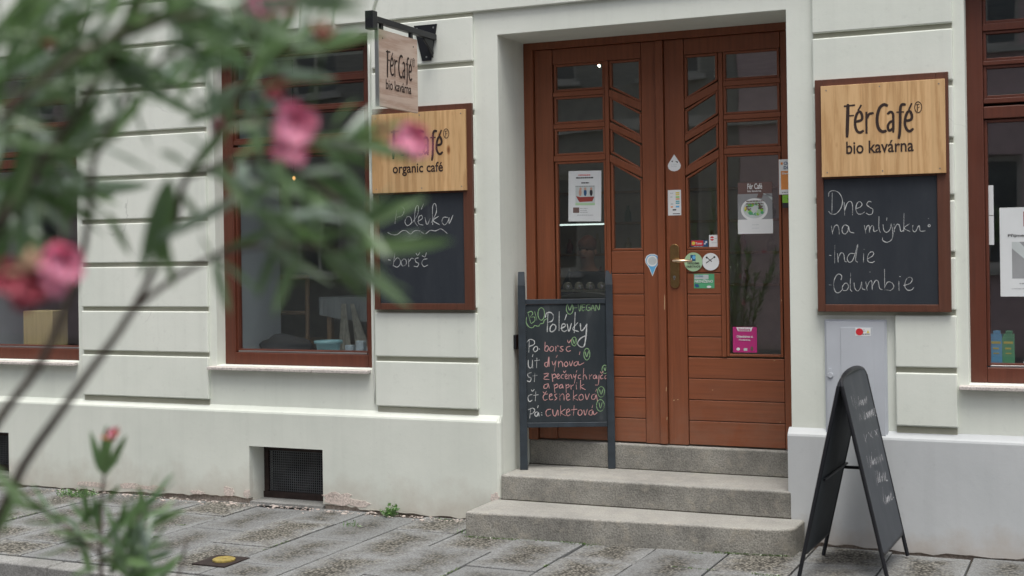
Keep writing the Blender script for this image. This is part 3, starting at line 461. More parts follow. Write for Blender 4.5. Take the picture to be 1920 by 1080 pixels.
# plinth with its ragged lower edge
def plinth(x0, x1, vents, mat, rr):
    b = MB(); X = [x0]; 
    while X[-1] < x1 - .05: X.append(min(x1, X[-1] + rr.uniform(.03, .07)))
    X.append(x1)
    for v in vents: X += [v[0], v[1]]
    X = sorted(set(round(x, 4) for x in X if x <= x1 + 1e-6))
    jag = {x: .022 + .016 * math.sin(x * 2.1) + rr.uniform(-.008, .010) for x in X}
    def inv(c): return next((v for v in vents if v[0] - 1e-4 < c < v[1] + 1e-4), None)
    for a, c in zip(X, X[1:]):
        v = inv((a + c) / 2)
        if v:
            if v[2] > .01: b.poly([(a, 0, jag[a]), (c, 0, jag[c]), (c, 0, v[2]), (a, 0, v[2])])
            b.poly([(a, 0, v[3]), (c, 0, v[3]), (c, 0, .606), (a, 0, .606)])
            b.poly([(c, 0, v[3]), (a, 0, v[3]), (a, .04, v[3]), (c, .04, v[3])])
            if v[2] > .01: b.poly([(a, 0, v[2]), (c, 0, v[2]), (c, .04, v[2]), (a, .04, v[2])])
        else:
            b.poly([(a, 0, jag[a]), (c, 0, jag[c]), (c, 0, .606), (a, 0, .606)])
            b.poly([(c, 0, jag[c]), (a, 0, jag[a]), (a, .03, jag[a]), (c, .03, jag[c])])
        for (ya, za), (yb, zb) in (((0, .606), (.004, .617)), ((.004, .617), (.013, .624)), ((.013, .624), (.0405, .650))): b.poly([(a, ya, za), (c, ya, za), (c, yb, zb), (a, yb, zb)])
    for v in vents:
        for xx, s in ((v[0], 1), (v[1], -1)):
            z0 = max(v[2], jag[round(xx, 4)] if v[2] < .01 else v[2]); q = [(xx, 0, z0), (xx, 0, v[3]), (xx, .04, v[3]), (xx, .04, z0)]; b.poly(q)
    return b, jag
rp_ = random.Random(11)
b, jg = plinth(-12, -3.445, [(-7.96, -7.385, .06, .385), (-5.27, -4.695, .004, .385)], PLP, rp_)
for (xa, ya), (xb, yb) in (((-3.445, 0), (-3.432, .005)), ((-3.432, .005), (-3.423, .014)), ((-3.423, .014), (-3.4195, .0405))):
    b.poly([(xa, ya, .02), (xb, yb, .02), (xb, yb, .606), (xa, ya, .606)]); b.poly([(xa, ya, .606), (xb, yb, .606), (xb - .004, .0405, .650), (xa, .0405, .650)])
obj('plinth', b, PLP, BLD, weld=True)
b, jg2 = plinth(-1.655, 3.5, [], PLB, rp_)
b.poly([(-1.655, 0, .02), (-1.655, 0, .606), (-1.655, .013, .624), (-1.655, .0405, .650), (-1.655, .0405, .02)])
b.box(-1.655, -1.636, .0405, .455, .02, .645)
obj('plinth', b, PLB, BLD, weld=True)
mb = MB()
mb.box(-12, -7.97, .016, .06, -.03, .08); mb.box(-7.97, -5.28, .016, .06, -.03, .055); mb.box(-4.69, -3.43, .016, .06, -.03, .08); mb.box(-1.63, 3.5, .016, .06, -.03, .08)
obj('bare_footing', mb, MORTAR, BLD)
# peeled patches: scabs of bare plaster standing slightly proud, ragged outline
PEEL = stone('peeled_plaster', (.56, .47, .42), (.64, .57, .52), (.50, .45, .40), 90, .4)
def scab(cx, cz, w, h, rr, fn=None):
    n = 18; pts = []
    cz = max(cz, .030 + h * .5)
    for i in range(n):
        a = 2 * math.pi * i / n; k = rr.uniform(.62, 1.05); pts.append((cx + w / 2 * k * math.cos(a), max(.026, cz + h / 2 * k * math.sin(a))))
    b = MB(); b.prism(pts, fn or wallf(0, 0, 0), -.002, .0012 + rr.uniform(0, .0014)); obj('peeled_patch', b, PEEL, BLD, org=(cx, 0, cz))
for c in [(-4.58, .06, .26, .09), (-4.42, .05, .20, .05), (-4.62, .085, .10, .07), (-6.25, .06, .30, .05), (-6.05, .055, .22, .045), (-5.70, .05, .14, .035), (-5.44, .07, .10, .08), (-5.29, .04, .06, .07), (-3.46, .14, .07, .10), (-6.62, .05, .30, .04), (-3.50, .07, .05, .06)]: scab(*c, rp_)
# grooved piers: every plaster block its own
ROWS = [.660, .985, 1.295, 1.605, 1.91, 2.215, 2.52, 2.825, 3.13]
cache = {}
GROOVE = plaster('groove_grime_shade', (.36, .36, .28), (.50, .50, .42))  # olive grime, with the groove's shade painted into the same colour
def block(x0, x1, z0, z1, mat=PL):
    k = (round(x1 - x0, 3), round(z1 - z0, 3), mat.name)
    if k not in cache:
        q = MB(); q.box(-(x1 - x0) / 2, (x1 - x0) / 2, -.016, .016, -(z1 - z0) / 2, (z1 - z0) / 2); me = q.mesh('plaster_block', mat); fix(me); cache[k] = me
    inst('plaster_block', cache[k], ((x0 + x1) / 2, .0295, (z0 + z1) / 2), BLD, bevel=.007)
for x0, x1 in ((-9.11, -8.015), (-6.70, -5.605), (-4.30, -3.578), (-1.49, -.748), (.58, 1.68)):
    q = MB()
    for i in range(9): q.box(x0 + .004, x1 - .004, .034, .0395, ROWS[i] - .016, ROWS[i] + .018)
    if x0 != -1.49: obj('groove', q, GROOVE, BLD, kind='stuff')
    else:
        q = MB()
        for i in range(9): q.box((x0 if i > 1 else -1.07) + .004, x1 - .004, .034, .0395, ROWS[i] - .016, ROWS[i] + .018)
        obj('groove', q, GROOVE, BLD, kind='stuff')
    for i in range(8):
        z0 = ROWS[i] + (.024 if i == 0 else .016); z1 = ROWS[i + 1] - .014
        if x0 == -1.49 and i < 2: block(-1.066, x1, z0, z1); continue
        block(x0, x1, z0, z1)
VO = [-.655, -.385, -.13, .115, .36, .645]
def vx(c, o, z): return c + o * (1.73 + z - 3.14) / 1.73
F0 = wallf(0, 0, .04)
for c in (-7.355, -4.945, -.085):
    for a, d in zip(VO, VO[1:]):
        q = MB(); q.prism([(vx(c, a, 3.143) + .013, 3.143), (vx(c, d, 3.143) - .013, 3.143), (vx(c, d, 3.62) - .015, 3.62), (vx(c, a, 3.62) + .015, 3.62)], F0, -.002, .026)
        obj('wedge_block', q, PL, BLD, org=((vx(c, a, 3.3) + vx(c, d, 3.3)) / 2, .03, 3.38), bevel=.006)
for l, r_ in ((-7.355 + .645, -4.945 - .655), (-4.945 + .645, -.085 - .655)):
    cl, cr = (-7.355, -4.945) if l < -6 else (-4.945, -.085)
    for z0, z1 in ((3.143, 3.418), (3.445, 3.62)):
        q = MB(); q.prism([(vx(cl, .645, z0) + .012, z0), (vx(cr, -.655, z0) - .012, z0), (vx(cr, -.655, z1) - .012, z1), (vx(cl, .645, z1) + .012, z1)], F0, -.002, .026)
        obj('plaster_block', q, PL, BLD, org=((l + r_) / 2, .03, z0), bevel=.006)
# windows
LIN = plain('reveal_grey', (.38, .42, .45), .8, var=.05)
def bead(q, x0, x1, z0, z1, y0, y1, t, mi=0):
    q.box(x0 - t, x0, y0, y1, z0 - t, z1 + t, mi); q.box(x1, x1 + t, y0, y1, z0 - t, z1 + t, mi); q.box(x0, x1, y0, y1, z0 - t, z0, mi); q.box(x0, x1, y0, y1, z1, z1 + t, mi)
for wi, (a, c) in enumerate(WINX):
    q = MB(); y0, y1 = .140, .205
    q.box(a - .01, a + .083, y0, y1, .915, 3.085); q.box(c - .083, c + .01, y0, y1, .915, 3.085)
    q.box(a + .083, c - .083, y0, y1, .915, .998); q.box(a + .083, c - .083, y0, y1, 2.330, 2.396); q.box(a + .083, c - .083, y0, y1, 3.015, 3.085)
    wn = obj('window', q, WIN, BLD, org=((a + c) / 2, .16, .92), bevel=.005)
    L, Rt = a + .1, c - .1
    for z0, z1 in ((1.02, 2.31), (2.456, 2.60), (2.656, 2.785), (2.857, 2.995)):
        q = MB(); bead(q, L, Rt, z0, z1, .156, .20, .016); obj('sash', q, WIN, wn, bevel=.003)
        q = MB(); q.box(L - .004, Rt + .004, .180, .186, z0 - .004, z1 + .004); obj('pane', q, GLASS, wn)
    for z0, z1 in ((2.412, 2.440), (2.616, 2.640), (2.801, 2.841)):
        q = MB(); q.box(a + .083, c - .083, .146, .20, z0, z1); obj('glazing_bar', q, WIN, wn, bevel=.004)
    q = MB(); q.box(a + .10, c - .10, .150, .166, .999, 1.010); obj('drip_rail', q, STEEL, wn, bevel=.002)
    # stone sill in three pieces
    n = 3; w_ = (c - a + .045) / n
    for i in range(n):
        q = MB(); xa = a - .05 + i * w_; q.box(xa + .002, xa + w_ - .002, -.012, .139, .897, .916); q.v = [(x, y, z + (y - .14) * .06) for x, y, z in q.v]
        obj('sill', q, CEMENT, wn, bevel=.003)
    q = MB(); q.box(a, c, .21, .80, .905, .935); obj('inner_sill', q, PLB, wn)
    for xa, xb in ((a, a + .004), (c - .004, c)): q = MB(); q.box(xa, xb, .21, .81, .9355, 3.077); obj('reveal_lining', q, LIN, wn)  # thin grey sheets added to darken the inner reveals
# cellar vents
VENTI = plain('vent_iron', (.030, .018, .016), .65, metal=.2, var=.4, scale=20, bump=.3)
VM = plain('vent_mesh', (.17, .18, .19), .6, metal=.4, var=.3)
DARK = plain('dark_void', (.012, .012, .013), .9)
for a, c, z0, z1 in ((-5.27, -4.695, .004, .385), (-7.96, -7.385, .06, .385)):
    q = MB(); Y = .17; q.box(a, c, Y, Y + .03, z1 - .05, z1); q.box(a, c, Y - .01, Y + .03, z0 - .01, z0 + .055); q.box(a, a + .035, Y, Y + .03, z0 + .055, z1 - .05); q.box(c - .02, c, Y, Y + .03, z0 + .055, z1 - .05)
    vt = obj('cellar_vent', q, VENTI, BLD, org=((a + c) / 2, Y, z0), bevel=.003)
    q = MB(); k = 0
    x = a + .045
    while x < c - .02: q.box(x - .0022, x + .0022, Y + .012, Y + .016, z0 + .055, z1 - .05); x += .0165
    z = z0 + .062
    while z < z1 - .05: q.box(a + .035, c - .02, Y + .0165, Y + .020, z - .0022, z + .0022); z += .0165
    obj('wire_mesh', q, VM, vt)
    q = MB(); q.box(a + .001, c - .001, -.002, Y - .011, z0 - .01, z0 + .012); obj('vent_ledge', q, KERB, vt)
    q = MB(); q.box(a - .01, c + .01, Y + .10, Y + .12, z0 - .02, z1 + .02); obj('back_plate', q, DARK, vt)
    q = MB()
    for s in (0, 1, 2, 3):   # cast diamond pattern behind the mesh
        t = s * math.pi / 2
        cx, cz = (a + c) / 2, (z0 + z1) / 2; q.tube([(cx + .17 * math.cos(t), Y + .03, cz + .11 * math.sin(t)), (cx + .17 * math.cos(t + math.pi / 2), Y + .03, cz + .11 * math.sin(t + math.pi / 2))], .006, 6)
    obj('cast_pattern', q, VENTI, vt)
# ------------------------------------------------------------------ entrance steps
ST = empty('entrance_steps', (-2.5, -.2, 0), 'three worn grey granite steps leading up to the brown double door', 'steps')
def dstep(poly, z0, z1, org, bev=.014):
    q = MB(); q.prism(poly, lambda u, v, w: Vector((u, v, w)), z0, z1); o = obj('stone_step', q, STEP, ST, org=org, bevel=bev, seg=3); return o
arc = [(-1.665 + .10 * math.cos(t), -.205 + .10 * math.sin(t)) for t in [R(k) for k in range(-85, 1, 17)]]
dstep([(-3.455, -.435)] + [(-1.71, -.318)] + arc + [(-1.565, .0), (-3.455, .0)], -.02, .143, (-2.5, -.2, 0))
dstep([(-3.418, -.008), (-1.640, -.008), (-1.640, .52), (-3.418, .52)], .135, .295, (-2.5, .2, .14))
dstep([(-3.418, .437), (-1.640, .437), (-1.640, .81), (-3.418, .81)], .28, .452, (-2.5, .5, .3))
for x0, x1, y, z in ((-3.418, -1.640, -.010, .1445), (-3.418, -1.640, .4345, .2965)):
    q = MB(); q.box(x0, x1, y, y + .02, z - .004, z + .0045); obj('dark_joint', q, JOINT, ST)  # thin dark strip along the foot of each upper riser
# ------------------------------------------------------------------ double door
q = MB(); Yf = .438
q.box(DX0, -3.357, Yf, .52, .452, DZT); q.box(-1.643, DX1, Yf, .52, .452, DZT); q.box(-3.357, -1.643, Yf, .52, 2.945, DZT)
obj('door_frame', q, DOOR, BLD, org=(-2.5, .45, .45), bevel=.005)
YD = .46
def leaf(mirror):
    def X(a): return -5.0 - a if mirror else a
    def bx(q, a, c, y0, y1, z0, z1): x0, x1 = sorted((X(a), X(c))); q.box(x0, x1, y0, y1, z0, z1)
    def pr(q, poly, w0, w1):
        P = [(X(a), z) for a, z in poly]
        if mirror: P.reverse()
        q.prism(P, wallf(0, 0, YD), w0, w1)
    q = MB(); top = 2.943; bot = .458
    bx(q, -3.353, -3.231, YD, .505, bot, top); bx(q, -2.636, -2.542 if not mirror else -2.5115, YD, .505, bot, top)
    bx(q, -3.229, -2.638, YD + .002, .505, 2.846, top)
    o = obj('door_leaf', q, DOOR, BLD, org=(X(-3.0), YD, bot), bevel=.004)
    q = MB(); bx(q, -2.879, -2.852, YD + .001, .505, 1.0, 2.844); obj('mid_stile', q, DOOR, o, bevel=.004)
    rows = [(2.685, 2.83), (2.48, 2.622), (2.278, 2.418), (1.02, 2.21)]
    for z0, z1 in rows:
        x0, x1 = sorted((X(-3.208), X(-2.896))); q = MB(); bead(q, x0, x1, z0, z1, YD + .007, .50, .0155); obj('bead', q, DOOR, o, bevel=.0035)
        q = MB(); q.box(x0 - .004, x1 + .004, YD + .022, YD + .028, z0 - .004, z1 + .004); obj('pane', q, GLASS, o)
    for z0, z1 in ((2.638, 2.669), (2.434, 2.464), (2.226, 2.262)):
        q = MB(); bx(q, -3.229, -2.881, YD + .001, .505, z0, z1); obj('glazing_bar', q, DOORH, o, bevel=.004)
    xl, xr = -2.832, -2.654
    dp = [((xl, 2.685), (xr, 2.590), (xr, 2.828), (xl, 2.828)), ((xl, 2.480), (xr, 2.375), (xr, 2.499), (xl, 2.601)), ((xl, 2.276), (xr, 2.169), (xr, 2.297), (xl, 2.401)), ((xl, 1.668), (xr, 1.668), (xr, 2.087), (xl, 2.192))]
    t = .0155
    for p in dp:
        (a, b0), (c, b1), (_, t1), (_, t0) = p
        sb, stp = (b1 - b0) / (c - a), (t1 - t0) / (c - a)
        q = MB()
        O = [(a - t, b0 - sb * t - t), (c + t, b1 + sb * t - t), (c + t, t1 + stp * t + t), (a - t, t0 - stp * t + t)]
        I = list(p)
        for i in range(4):
            j = (i + 1) % 4; pr(q, [O[i], O[j], I[j], I[i]], -.04, -.007)
        obj('bead', q, DOOR, o, bevel=.0035)
        q = MB(); pr(q, I, -.028, -.022); obj('pane', q, GLASS, o)
    for (l0, r0), (l1, r1) in zip([(p[0][1], p[1][1]) for p in dp[:-1]], [(p[3][1], p[2][1]) for p in dp[1:]]):
        q = MB(); e = .018; pr(q, [(-2.850, l1 + e), (-2.638, r1 + e), (-2.638, r0 - e), (-2.850, l0 - e)], -.045, -.001); obj('glazing_bar', q, DOOR, o, bevel=.004)
    jz = [1.652, 1.510, 1.381, 1.250, 1.120, 1.0]
    for z1, z0 in zip(jz, jz[1:]):
        q = MB(); bx(q, -2.850, -2.6385, YD + .006, .50, z0 + .0018, z1 - .0018); obj('board', q, DOORH, o, bevel=.0045)
    jz = [.996, .866, .736, .609, .460]
    for z1, z0 in zip(jz, jz[1:]):
        q = MB(); bx(q, -3.2285, -2.6385, YD + .006, .50, z0 + .0018, z1 - .0018); obj('board', q, DOORH, o, bevel=.0045)
    return o
LL = leaf(False); RL = leaf(True)
q = MB(); q.box(-2.541, -2.492, YD - .018, .50, .458, 2.943); obj('astragal', q, DOOR, LL, bevel=.006)
# handle set on the right leaf
q = MB(); pl = [(-2.4345 + .0295 * math.cos(t), 1.690 - .0295 + .0295 * math.sin(t)) for t in [R(k) for k in range(0, 181, 20)]] + [(-2.4345 + .0295 * math.cos(t), 1.418 + .0295 + .0295 * math.sin(t)) for t in [R(k) for k in range(180, 361, 20)]]
q.prism(pl, wallf(0, 0, YD), 0, .010); hp = obj('handle_plate', q, BRASS, RL, bevel=.004, seg=3)
q = MB(); q.tube([(-2.4345, YD - .008, 1.587), (-2.4345, YD - .048, 1.587), (-2.428, YD - .056, 1.587), (-2.31, YD - .056, 1.584)], [.010, .010, .0105, .008], 12); obj('door_handle', q, BRASSL, RL, smooth=True, bevel=0)
q = MB(); q.prism(circ(-2.437, 1.487, .0085, .0085, 16), wallf(0, 0, YD), .0095, .0125, 0); q.prism(rectp(-2.441, -2.433, 1.470, 1.483), wallf(0, 0, YD), .0095, .0123); obj('key_cylinder', q, STEEL, RL)
q = MB(); q.prism(rectp(-2.4382, -2.4358, 1.474, 1.490), wallf(0, 0, YD), .0125, .0129); obj('keyhole', q, DARK, RL)
CHIP = plain('bare_wood_chip', (.55, .36, .20), .8)
q = MB()
for (x, z, w, h) in ((-2.500, 1.335, .006, .10), (-2.497, .80, .005, .03), (-2.495, .62, .006, .02), (-2.455, .73, .012, .008), (-2.43, .735, .01, .006), (-1.80, .62, .006, .008), (-1.83, .985, .012, .004), (-1.782, 1.345, .004, .012), (-2.21, .80, .010, .004)):
    q.prism([(x - w / 2, z - h / 2), (x + w * .3, z - h * .45), (x + w / 2, z + h * .3), (x, z + h / 2)], wallf(0, 0, YD if x > -2.492 else YD - .018), 0, .0006)
obj('paint_chips', q, CHIP, RL)
# room behind
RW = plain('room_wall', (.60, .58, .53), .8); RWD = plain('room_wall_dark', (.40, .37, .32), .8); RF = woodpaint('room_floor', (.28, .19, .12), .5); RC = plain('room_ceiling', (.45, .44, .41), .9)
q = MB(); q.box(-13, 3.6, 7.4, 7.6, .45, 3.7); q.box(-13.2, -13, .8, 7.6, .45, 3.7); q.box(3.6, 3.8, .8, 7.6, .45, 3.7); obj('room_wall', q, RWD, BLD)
q = MB(); q.box(-4.55, -4.40, .802, 3.0, .45, 3.6); q.box(-1.45, -1.30, .802, 7.4, .45, 3.6); obj('partition', q, RW, BLD)
q = MB(); q.box(-13.1, 3.7, .80, 7.5, .38, .450); obj('room_floor', q, RF, BLD)
q = MB(); q.box(-13.1, 3.7, .80, 7.5, 3.6, 3.7); obj('room_ceiling', q, RC, BLD)
q = MB(); q.box(-14, 4, .04, 9, 6.2, 6.4); q.box(-14, -13.9, .06, 9, 0, 6.2); q.box(3.9, 4, .06, 9, 0, 6.2); q.box(-14, 4, 8.9, 9, 0, 6.2); obj('outer_shell', q, PL, BLD)

# ------------------------------------------------------------------ signs and boards
def nail(q, fn, u, v, w, mi, r=.004):
    q.prism(circ(u, v, r, n=8), fn, w - .001, w + .0012, mi)
SCR = plain('screw_grey', (.30, .28, .26), .5, metal=.8)
def wall_sign(cx, label, second, chalk, lsc, bw):
    YW = .0130; z0, z1 = 1.300, 2.578; hw = .352
    e = empty('wall_sign', (cx, YW, 1.30), label, 'sign', 'wooden signs with blackboards on the piers')
    fn = wallf(cx, 0, YW)
    q = MB(); q.prism(rectp(-hw, hw, z0, z1), fn, 0, .012); obj('backboard', q, FRB, e, bevel=.002)
    q = MB(); u0, u1 = -.312, .288
    for r_ in ((-hw, u0, z0, z1), (u1, hw, z0, z1), (u0, u1, z0, 1.340), (u0, u1, 2.03, z1)): q.prism(rectp(*r_), fn, .012, .026)
    obj('frame', q, FRB, e, bevel=.003)
    q = MB(); q.prism(rectp(u0 + .001, u1 - .001, 1.341, 2.029), fn, .012, .0165); obj('blackboard', q, SLATE, e)
    a, b_ = bw
    q = MB(); q.prism(rectp(a, b_, 2.040, 2.540), fn, .0262, .044); wb = obj('wood_board', q, PINE, e, bevel=.002)
    for u, v in ((a + .03, 2.515), (b_ - .03, 2.515), (a + .03, 2.065), (b_ - .03, 2.065), (0, 2.52), (.01, 2.063)): q = MB(); nail(q, fn, u, v, .044, 0); obj('screw', q, SCR, e)
    for u, v in ((-.22, 1.318), (.22, 1.318)): q = MB(); nail(q, fn, u, v, .026, 0, .011); obj('bolt', q, FRB, e)
    q = MB()
    for k, (wd, pts) in enumerate(INK['LOGO']): ribbon(q, [(x / 1000 + lsc, z / 1000 + 1.66) for x, z in pts], wd / 1000 * 1.08, fn, .0448 + k * 4e-5)
    obj('logo_lettering', q, INKM, e, kind='stuff')
    text_mesh('lettering', second, fn, -.182 + lsc, .174 + lsc, 2.163, INKM, e, w=.0452, bold=.016, height=.070 if second[0] == 'b' else .062, kind='stuff')
    q = MB(); rj = random.Random(5)
    for k, pts in enumerate(chalk): ribbon(q, [(x / 1000, z / 1000 + 1.66) for x, z in pts], .0037 if len(chalk) > 30 else .0044, fn, .0170 + k * 2e-5, 0, .35, rj)
    obj('chalk_writing', q, CHW, e, kind='stuff')
wall_sign(-1.122, 'wooden cafe sign over a blackboard listing the coffees of the day, right of the door', 'bio kavárna', INK['CHR'], -.0, (-.316, .337))
wall_sign(-3.931, 'wooden organic cafe sign over a blackboard offering soup, left of the door', 'organic café', INK['CHL'], -.013, (-.346, .318))
# hanging sign on an iron arm
HX = -3.84
HS = empty('hanging_sign', (HX, 0.02, 2.99), 'wooden cafe sign hanging from a black iron arm above the left wall sign', 'sign')
q = MB(); q.prism([(-3.981, 3.088), (-3.925, 2.862), (-3.862, 2.862), (-3.818, 3.088)][::1], wallf(0, 0, .0135), 0, .010); obj('wall_plate', q, IRON, HS, bevel=.002)
for u, v in ((-3.842, 3.066), (-3.958, 3.068), (-3.893, 2.885)): q = MB(); nail(q, wallf(0, 0, .004), u, v, 0, 0, .006); obj('bolt', q, STEEL, HS)
q = MB(); q.box(HX - .019, HX + .019, -.78, .010, 2.985, 3.022); obj('arm', q, IRON, HS, bevel=.004)
q = MB(); q.box(HX - .026, HX + .026, -.800, -.745, 2.94, 3.045); obj('end_clamp', q, IRON, HS, bevel=.003)
q = MB(); q.prism([(-.01, 2.984), (-.01, 2.875), (-.14, 2.984)][::-1], lambda u, v, w: Vector((HX + w, u, v)), -.004, .004); q.tube([(HX, -.01, 2.90), (HX, -.13, 2.975)], .007, 8); obj('gusset', q, IRON, HS)
q = MB(); q.box(HX - .011, HX + .009, -.705, -.232, 2.508, 2.955); wb = obj('wood_board', q, PINEH, HS, bevel=.0025)
q = MB(); q.box(HX - .012, HX + .010, -.716, -.706, 2.505, 2.985); obj('edge_rail', q, STEEL, HS)
for y in (-.66, -.30): q = MB(); q.box(HX - .008, HX + .008, y - .014, y + .014, 2.9555, 2.9849); obj('hanger', q, IRON, HS)
fh = frame_on((HX + .009, -.705, 0), (0, 1, 0), (0, 0, 1))
for u, v in ((.045, 2.905), (.42, 2.905)): q = MB(); nail(q, fh, u, v, 0, 0, .005); obj('screw', q, IRON, HS)
q = MB(); K = .86
for k, (wd, pts) in enumerate(INK['LOGO']): ribbon(q, [(.246 + (x / 1000) * K, 2.694 + (z / 1000 - .605) * .88) for x, z in pts], wd / 1000 * .95, fh, .0012 + k * 4e-5)
obj('logo_lettering', q, INKM, HS, kind='stuff')
text_mesh('lettering', 'bio kavárna', fh, .075, .385, 2.615, INKM, HS, w=.0013, bold=.014, height=.060, kind='stuff')
# white cable beside the window
CAB = plain('cable_white', (.72, .74, .70), .5)
q = MB(); rj = random.Random(2); q.tube([(-4.318 + rj.uniform(-.003, .003), .030, z / 10) for z in range(7, 31)], .0045, 6)
tag(obj('wall_cable', q, CAB, smooth=True, org=(-4.318, .03, .7)), 'thin white cable running down the wall beside the middle window', 'cable')
# menu board on the steps, leaning by the left jamb
BL_, BR_ = Vector((-3.35, .19, .2955)), Vector((-2.846, .405, .2955)); eu = (BR_ - BL_).normalized(); bk = Vector((-eu.y, eu.x, 0)); up = Vector((0, 0, 1)) * math.cos(R(2)) + bk * math.sin(R(2))
fm = frame_on(BL_, eu, up)
ME = empty('menu_board', BL_, 'tall dark slate menu board with chalked soup list standing on the steps', 'menu board')
def post(u0, u1):
    q = MB(); q.prism(rectp(u0, u1, 0, 1.15), fm, -.030, 0)
    b0 = [fm(u0, 1.1502, -.030), fm(u1, 1.1502, -.030), fm(u1, 1.1502, 0), fm(u0, 1.1502, 0)]; t0 = [fm(u0 + .004, 1.236, -.030), fm(u1 - .004, 1.236, -.030), fm(u1 - .004, 1.236, -.018), fm(u0 + .004, 1.236, -.018)]
    q.poly([b0[0], b0[1], t0[1], t0[0]]); q.poly([b0[3], b0[2], t0[2], t0[3]]); q.poly([b0[0], b0[3], t0[3], t0[0]]); q.poly([b0[1], b0[2], t0[2], t0[1]]); q.poly(t0)
    return obj('post', q, BFRAME, ME, bevel=.003)
post(-.022, .026); post(.526, .572)
q = MB(); q.prism(rectp(.0262, .5258, 1.030, 1.062), fm, -.028, -.004); obj('top_rail', q, BFRAME, ME, bevel=.003)
q = MB(); q.prism(rectp(.0262, .5258, .262, .292), fm, -.028, -.004); obj('bottom_rail', q, BFRAME, ME, bevel=.003)
q = MB(); q.prism(rectp(.0262, .5258, .2925, 1.0295), fm, -.024, -.012); obj('slate_panel', q, SLATEG, ME)
for u in (0.002, .549):
    q = MB(); q.prism(rectp(u - .016, u + .016, 0.0, .012), fm, -.028, -.003); q.v = [(x, y, z - .0) for x, y, z in q.v]; obj('rubber_foot', q, DARK, ME)
rj = random.Random(8)
for k, m_, nm in (('Mw', CHW, 'white'), ('Mp', CHP, 'pink'), ('Mg', CHG, 'green')):
    q = MB()
    for i, pts in enumerate(INK[k]): ribbon(q, [(x / 1000, z / 1000) for x, z in pts], .0066 if (k == 'Mw' and i < 11) else .0048, fm, -.0115 + i * 2e-5, 0, .35, rj)
    obj('chalk_writing', q, m_, ME, label=nm + ' chalk writing', kind='stuff')
q = MB(); q.box(-3.4195, -3.402, .215, .285, 1.045, 1.135); tag(obj('door_stop_box', q, IRON, org=(-3.42, .25, 1.09), bevel=.003), 'small black box fixed to the left door jamb beside the menu board', 'box')
# A-frame sign on the pavement
AF = empty('pavement_sign', (-1.22, -.38, 0), 'black folding pavement sign with rounded top and faint chalk standing right of the steps', 'pavement sign')
def panel(BN, BF_, TN, TF, arc_h, name, mat):
    BN, BF_, TN, TF = map(Vector, (BN, BF_, TN, TF))
    e_ = (TF - TN).normalized(); u_ = ((TN - BN) - e_ * (TN - BN).dot(e_)).normalized(); H = (TN - BN).dot(u_); wT = (TF - TN).length; wB = (BF_ - BN).length; sh = (BN - TN).dot(e_)
    fn = lambda u, v, w=0: TN + e_ * u + u_ * (v - H) + e_.cross(u_) * w
    # board: follows the tapering sides, rounded top, rounded foot corners
    def side(s, v): k = (H - v) / H; return (sh * k if s == 0 else wT + (sh + wB - wT) * k)
    zb = .125; pts = []
    for a in range(180, 271, 18): pts.append((side(0, zb + .05) + .05 + .05 * math.cos(R(a)), zb + .05 + .05 * math.sin(R(a))))
    for a in range(270, 361, 18): pts.append((side(1, zb + .05) - .05 + .05 * math.cos(R(a)), zb + .05 + .05 * math.sin(R(a))))
    for k in range(0, 15): t = math.pi * k / 14; pts.append((wT / 2 + wT / 2 * math.cos(t), H + arc_h * math.sin(t) ** .8 if 0 < k < 14 else H))
    q = MB(); q.prism(pts, fn, -.006, .006); p = obj(name, q, mat, AF, bevel=.001)
    for s in (0, 1):
        q = MB(); a = fn(side(s, .004), .004, 0); b = fn(side(s, H + .004), H + .004, 0); q.tube([a, b], .0105, 8); obj('leg', q, IRON, AF, smooth=False)
    for P2 in (pts[12:], pts[:12]): q = MB(); q.tube([fn(p_[0], p_[1], 0) for p_ in P2], .009, 8); obj('edge_tube', q, IRON, AF)
    return fn, H
SLA = slatemat('slate_worn', (.045, .052, .062), .03)
fa, Ha = panel((-1.02, -.665, 0), (-.975, -.125, 0), (-1.229, -.675, .955), (-1.205, -.105, .965), .065, 'chalk_panel', SLA)
fb, Hb = panel((-1.425, -.215, 0), (-1.452, -.735, 0), (-1.222, -.105, .965), (-1.246, -.675, .955), .062, 'chalk_panel', SLATEG)
q = MB(); q.tube([(-1.338, -.14, .47), (-1.098, -.14, .47)], .009, 8); obj('spreader_bar', q, IRON, AF)
q = MB(); q.tube([fb(.03, .50, -.012), fb(.545, .50, -.012)], .007, 8); obj('rib', q, IRON, AF)
q = MB()
RN, RF_, TN_ = Vector((-1.03, -.63, 0)), Vector((-.985, -.132, 0)), Vector((-1.235, -.64, .95)); e0 = (RF_ - RN).normalized(); u0 = (TN_ - RN); u0 = (u0 - e0 * u0.dot(e0)).normalized(); f0 = lambda a, b: RN + e0 * a + u0 * b
TNv = Vector((-1.229, -.675, .955)); TFv = Vector((-1.205, -.105, .965)); ea = (TFv - TNv).normalized(); BNv = Vector((-1.02, -.665, 0)); ua = ((TNv - BNv) - ea * (TNv - BNv).dot(ea)).normalized(); na = ea.cross(ua)
for i, pts in enumerate(INK['AF']):
    L = []
    for x, z in pts:                       # slide each stroke onto the panel's own plane
        p = f0(x / 1000, z / 1000); dirn = (p - CAM).normalized(); t = (TNv - CAM).dot(na) / dirn.dot(na); h = CAM + dirn * t
        L.append(((h - TNv).dot(ea), (h - TNv).dot(ua)))
    ribbon(q, L, .0062, lambda u, v, w: TNv + ea * u + ua * v + na * w, .0068 + i * 2e-5, 0, .4, rj)
obj('chalk_writing', q, CHF, AF, kind='stuff')
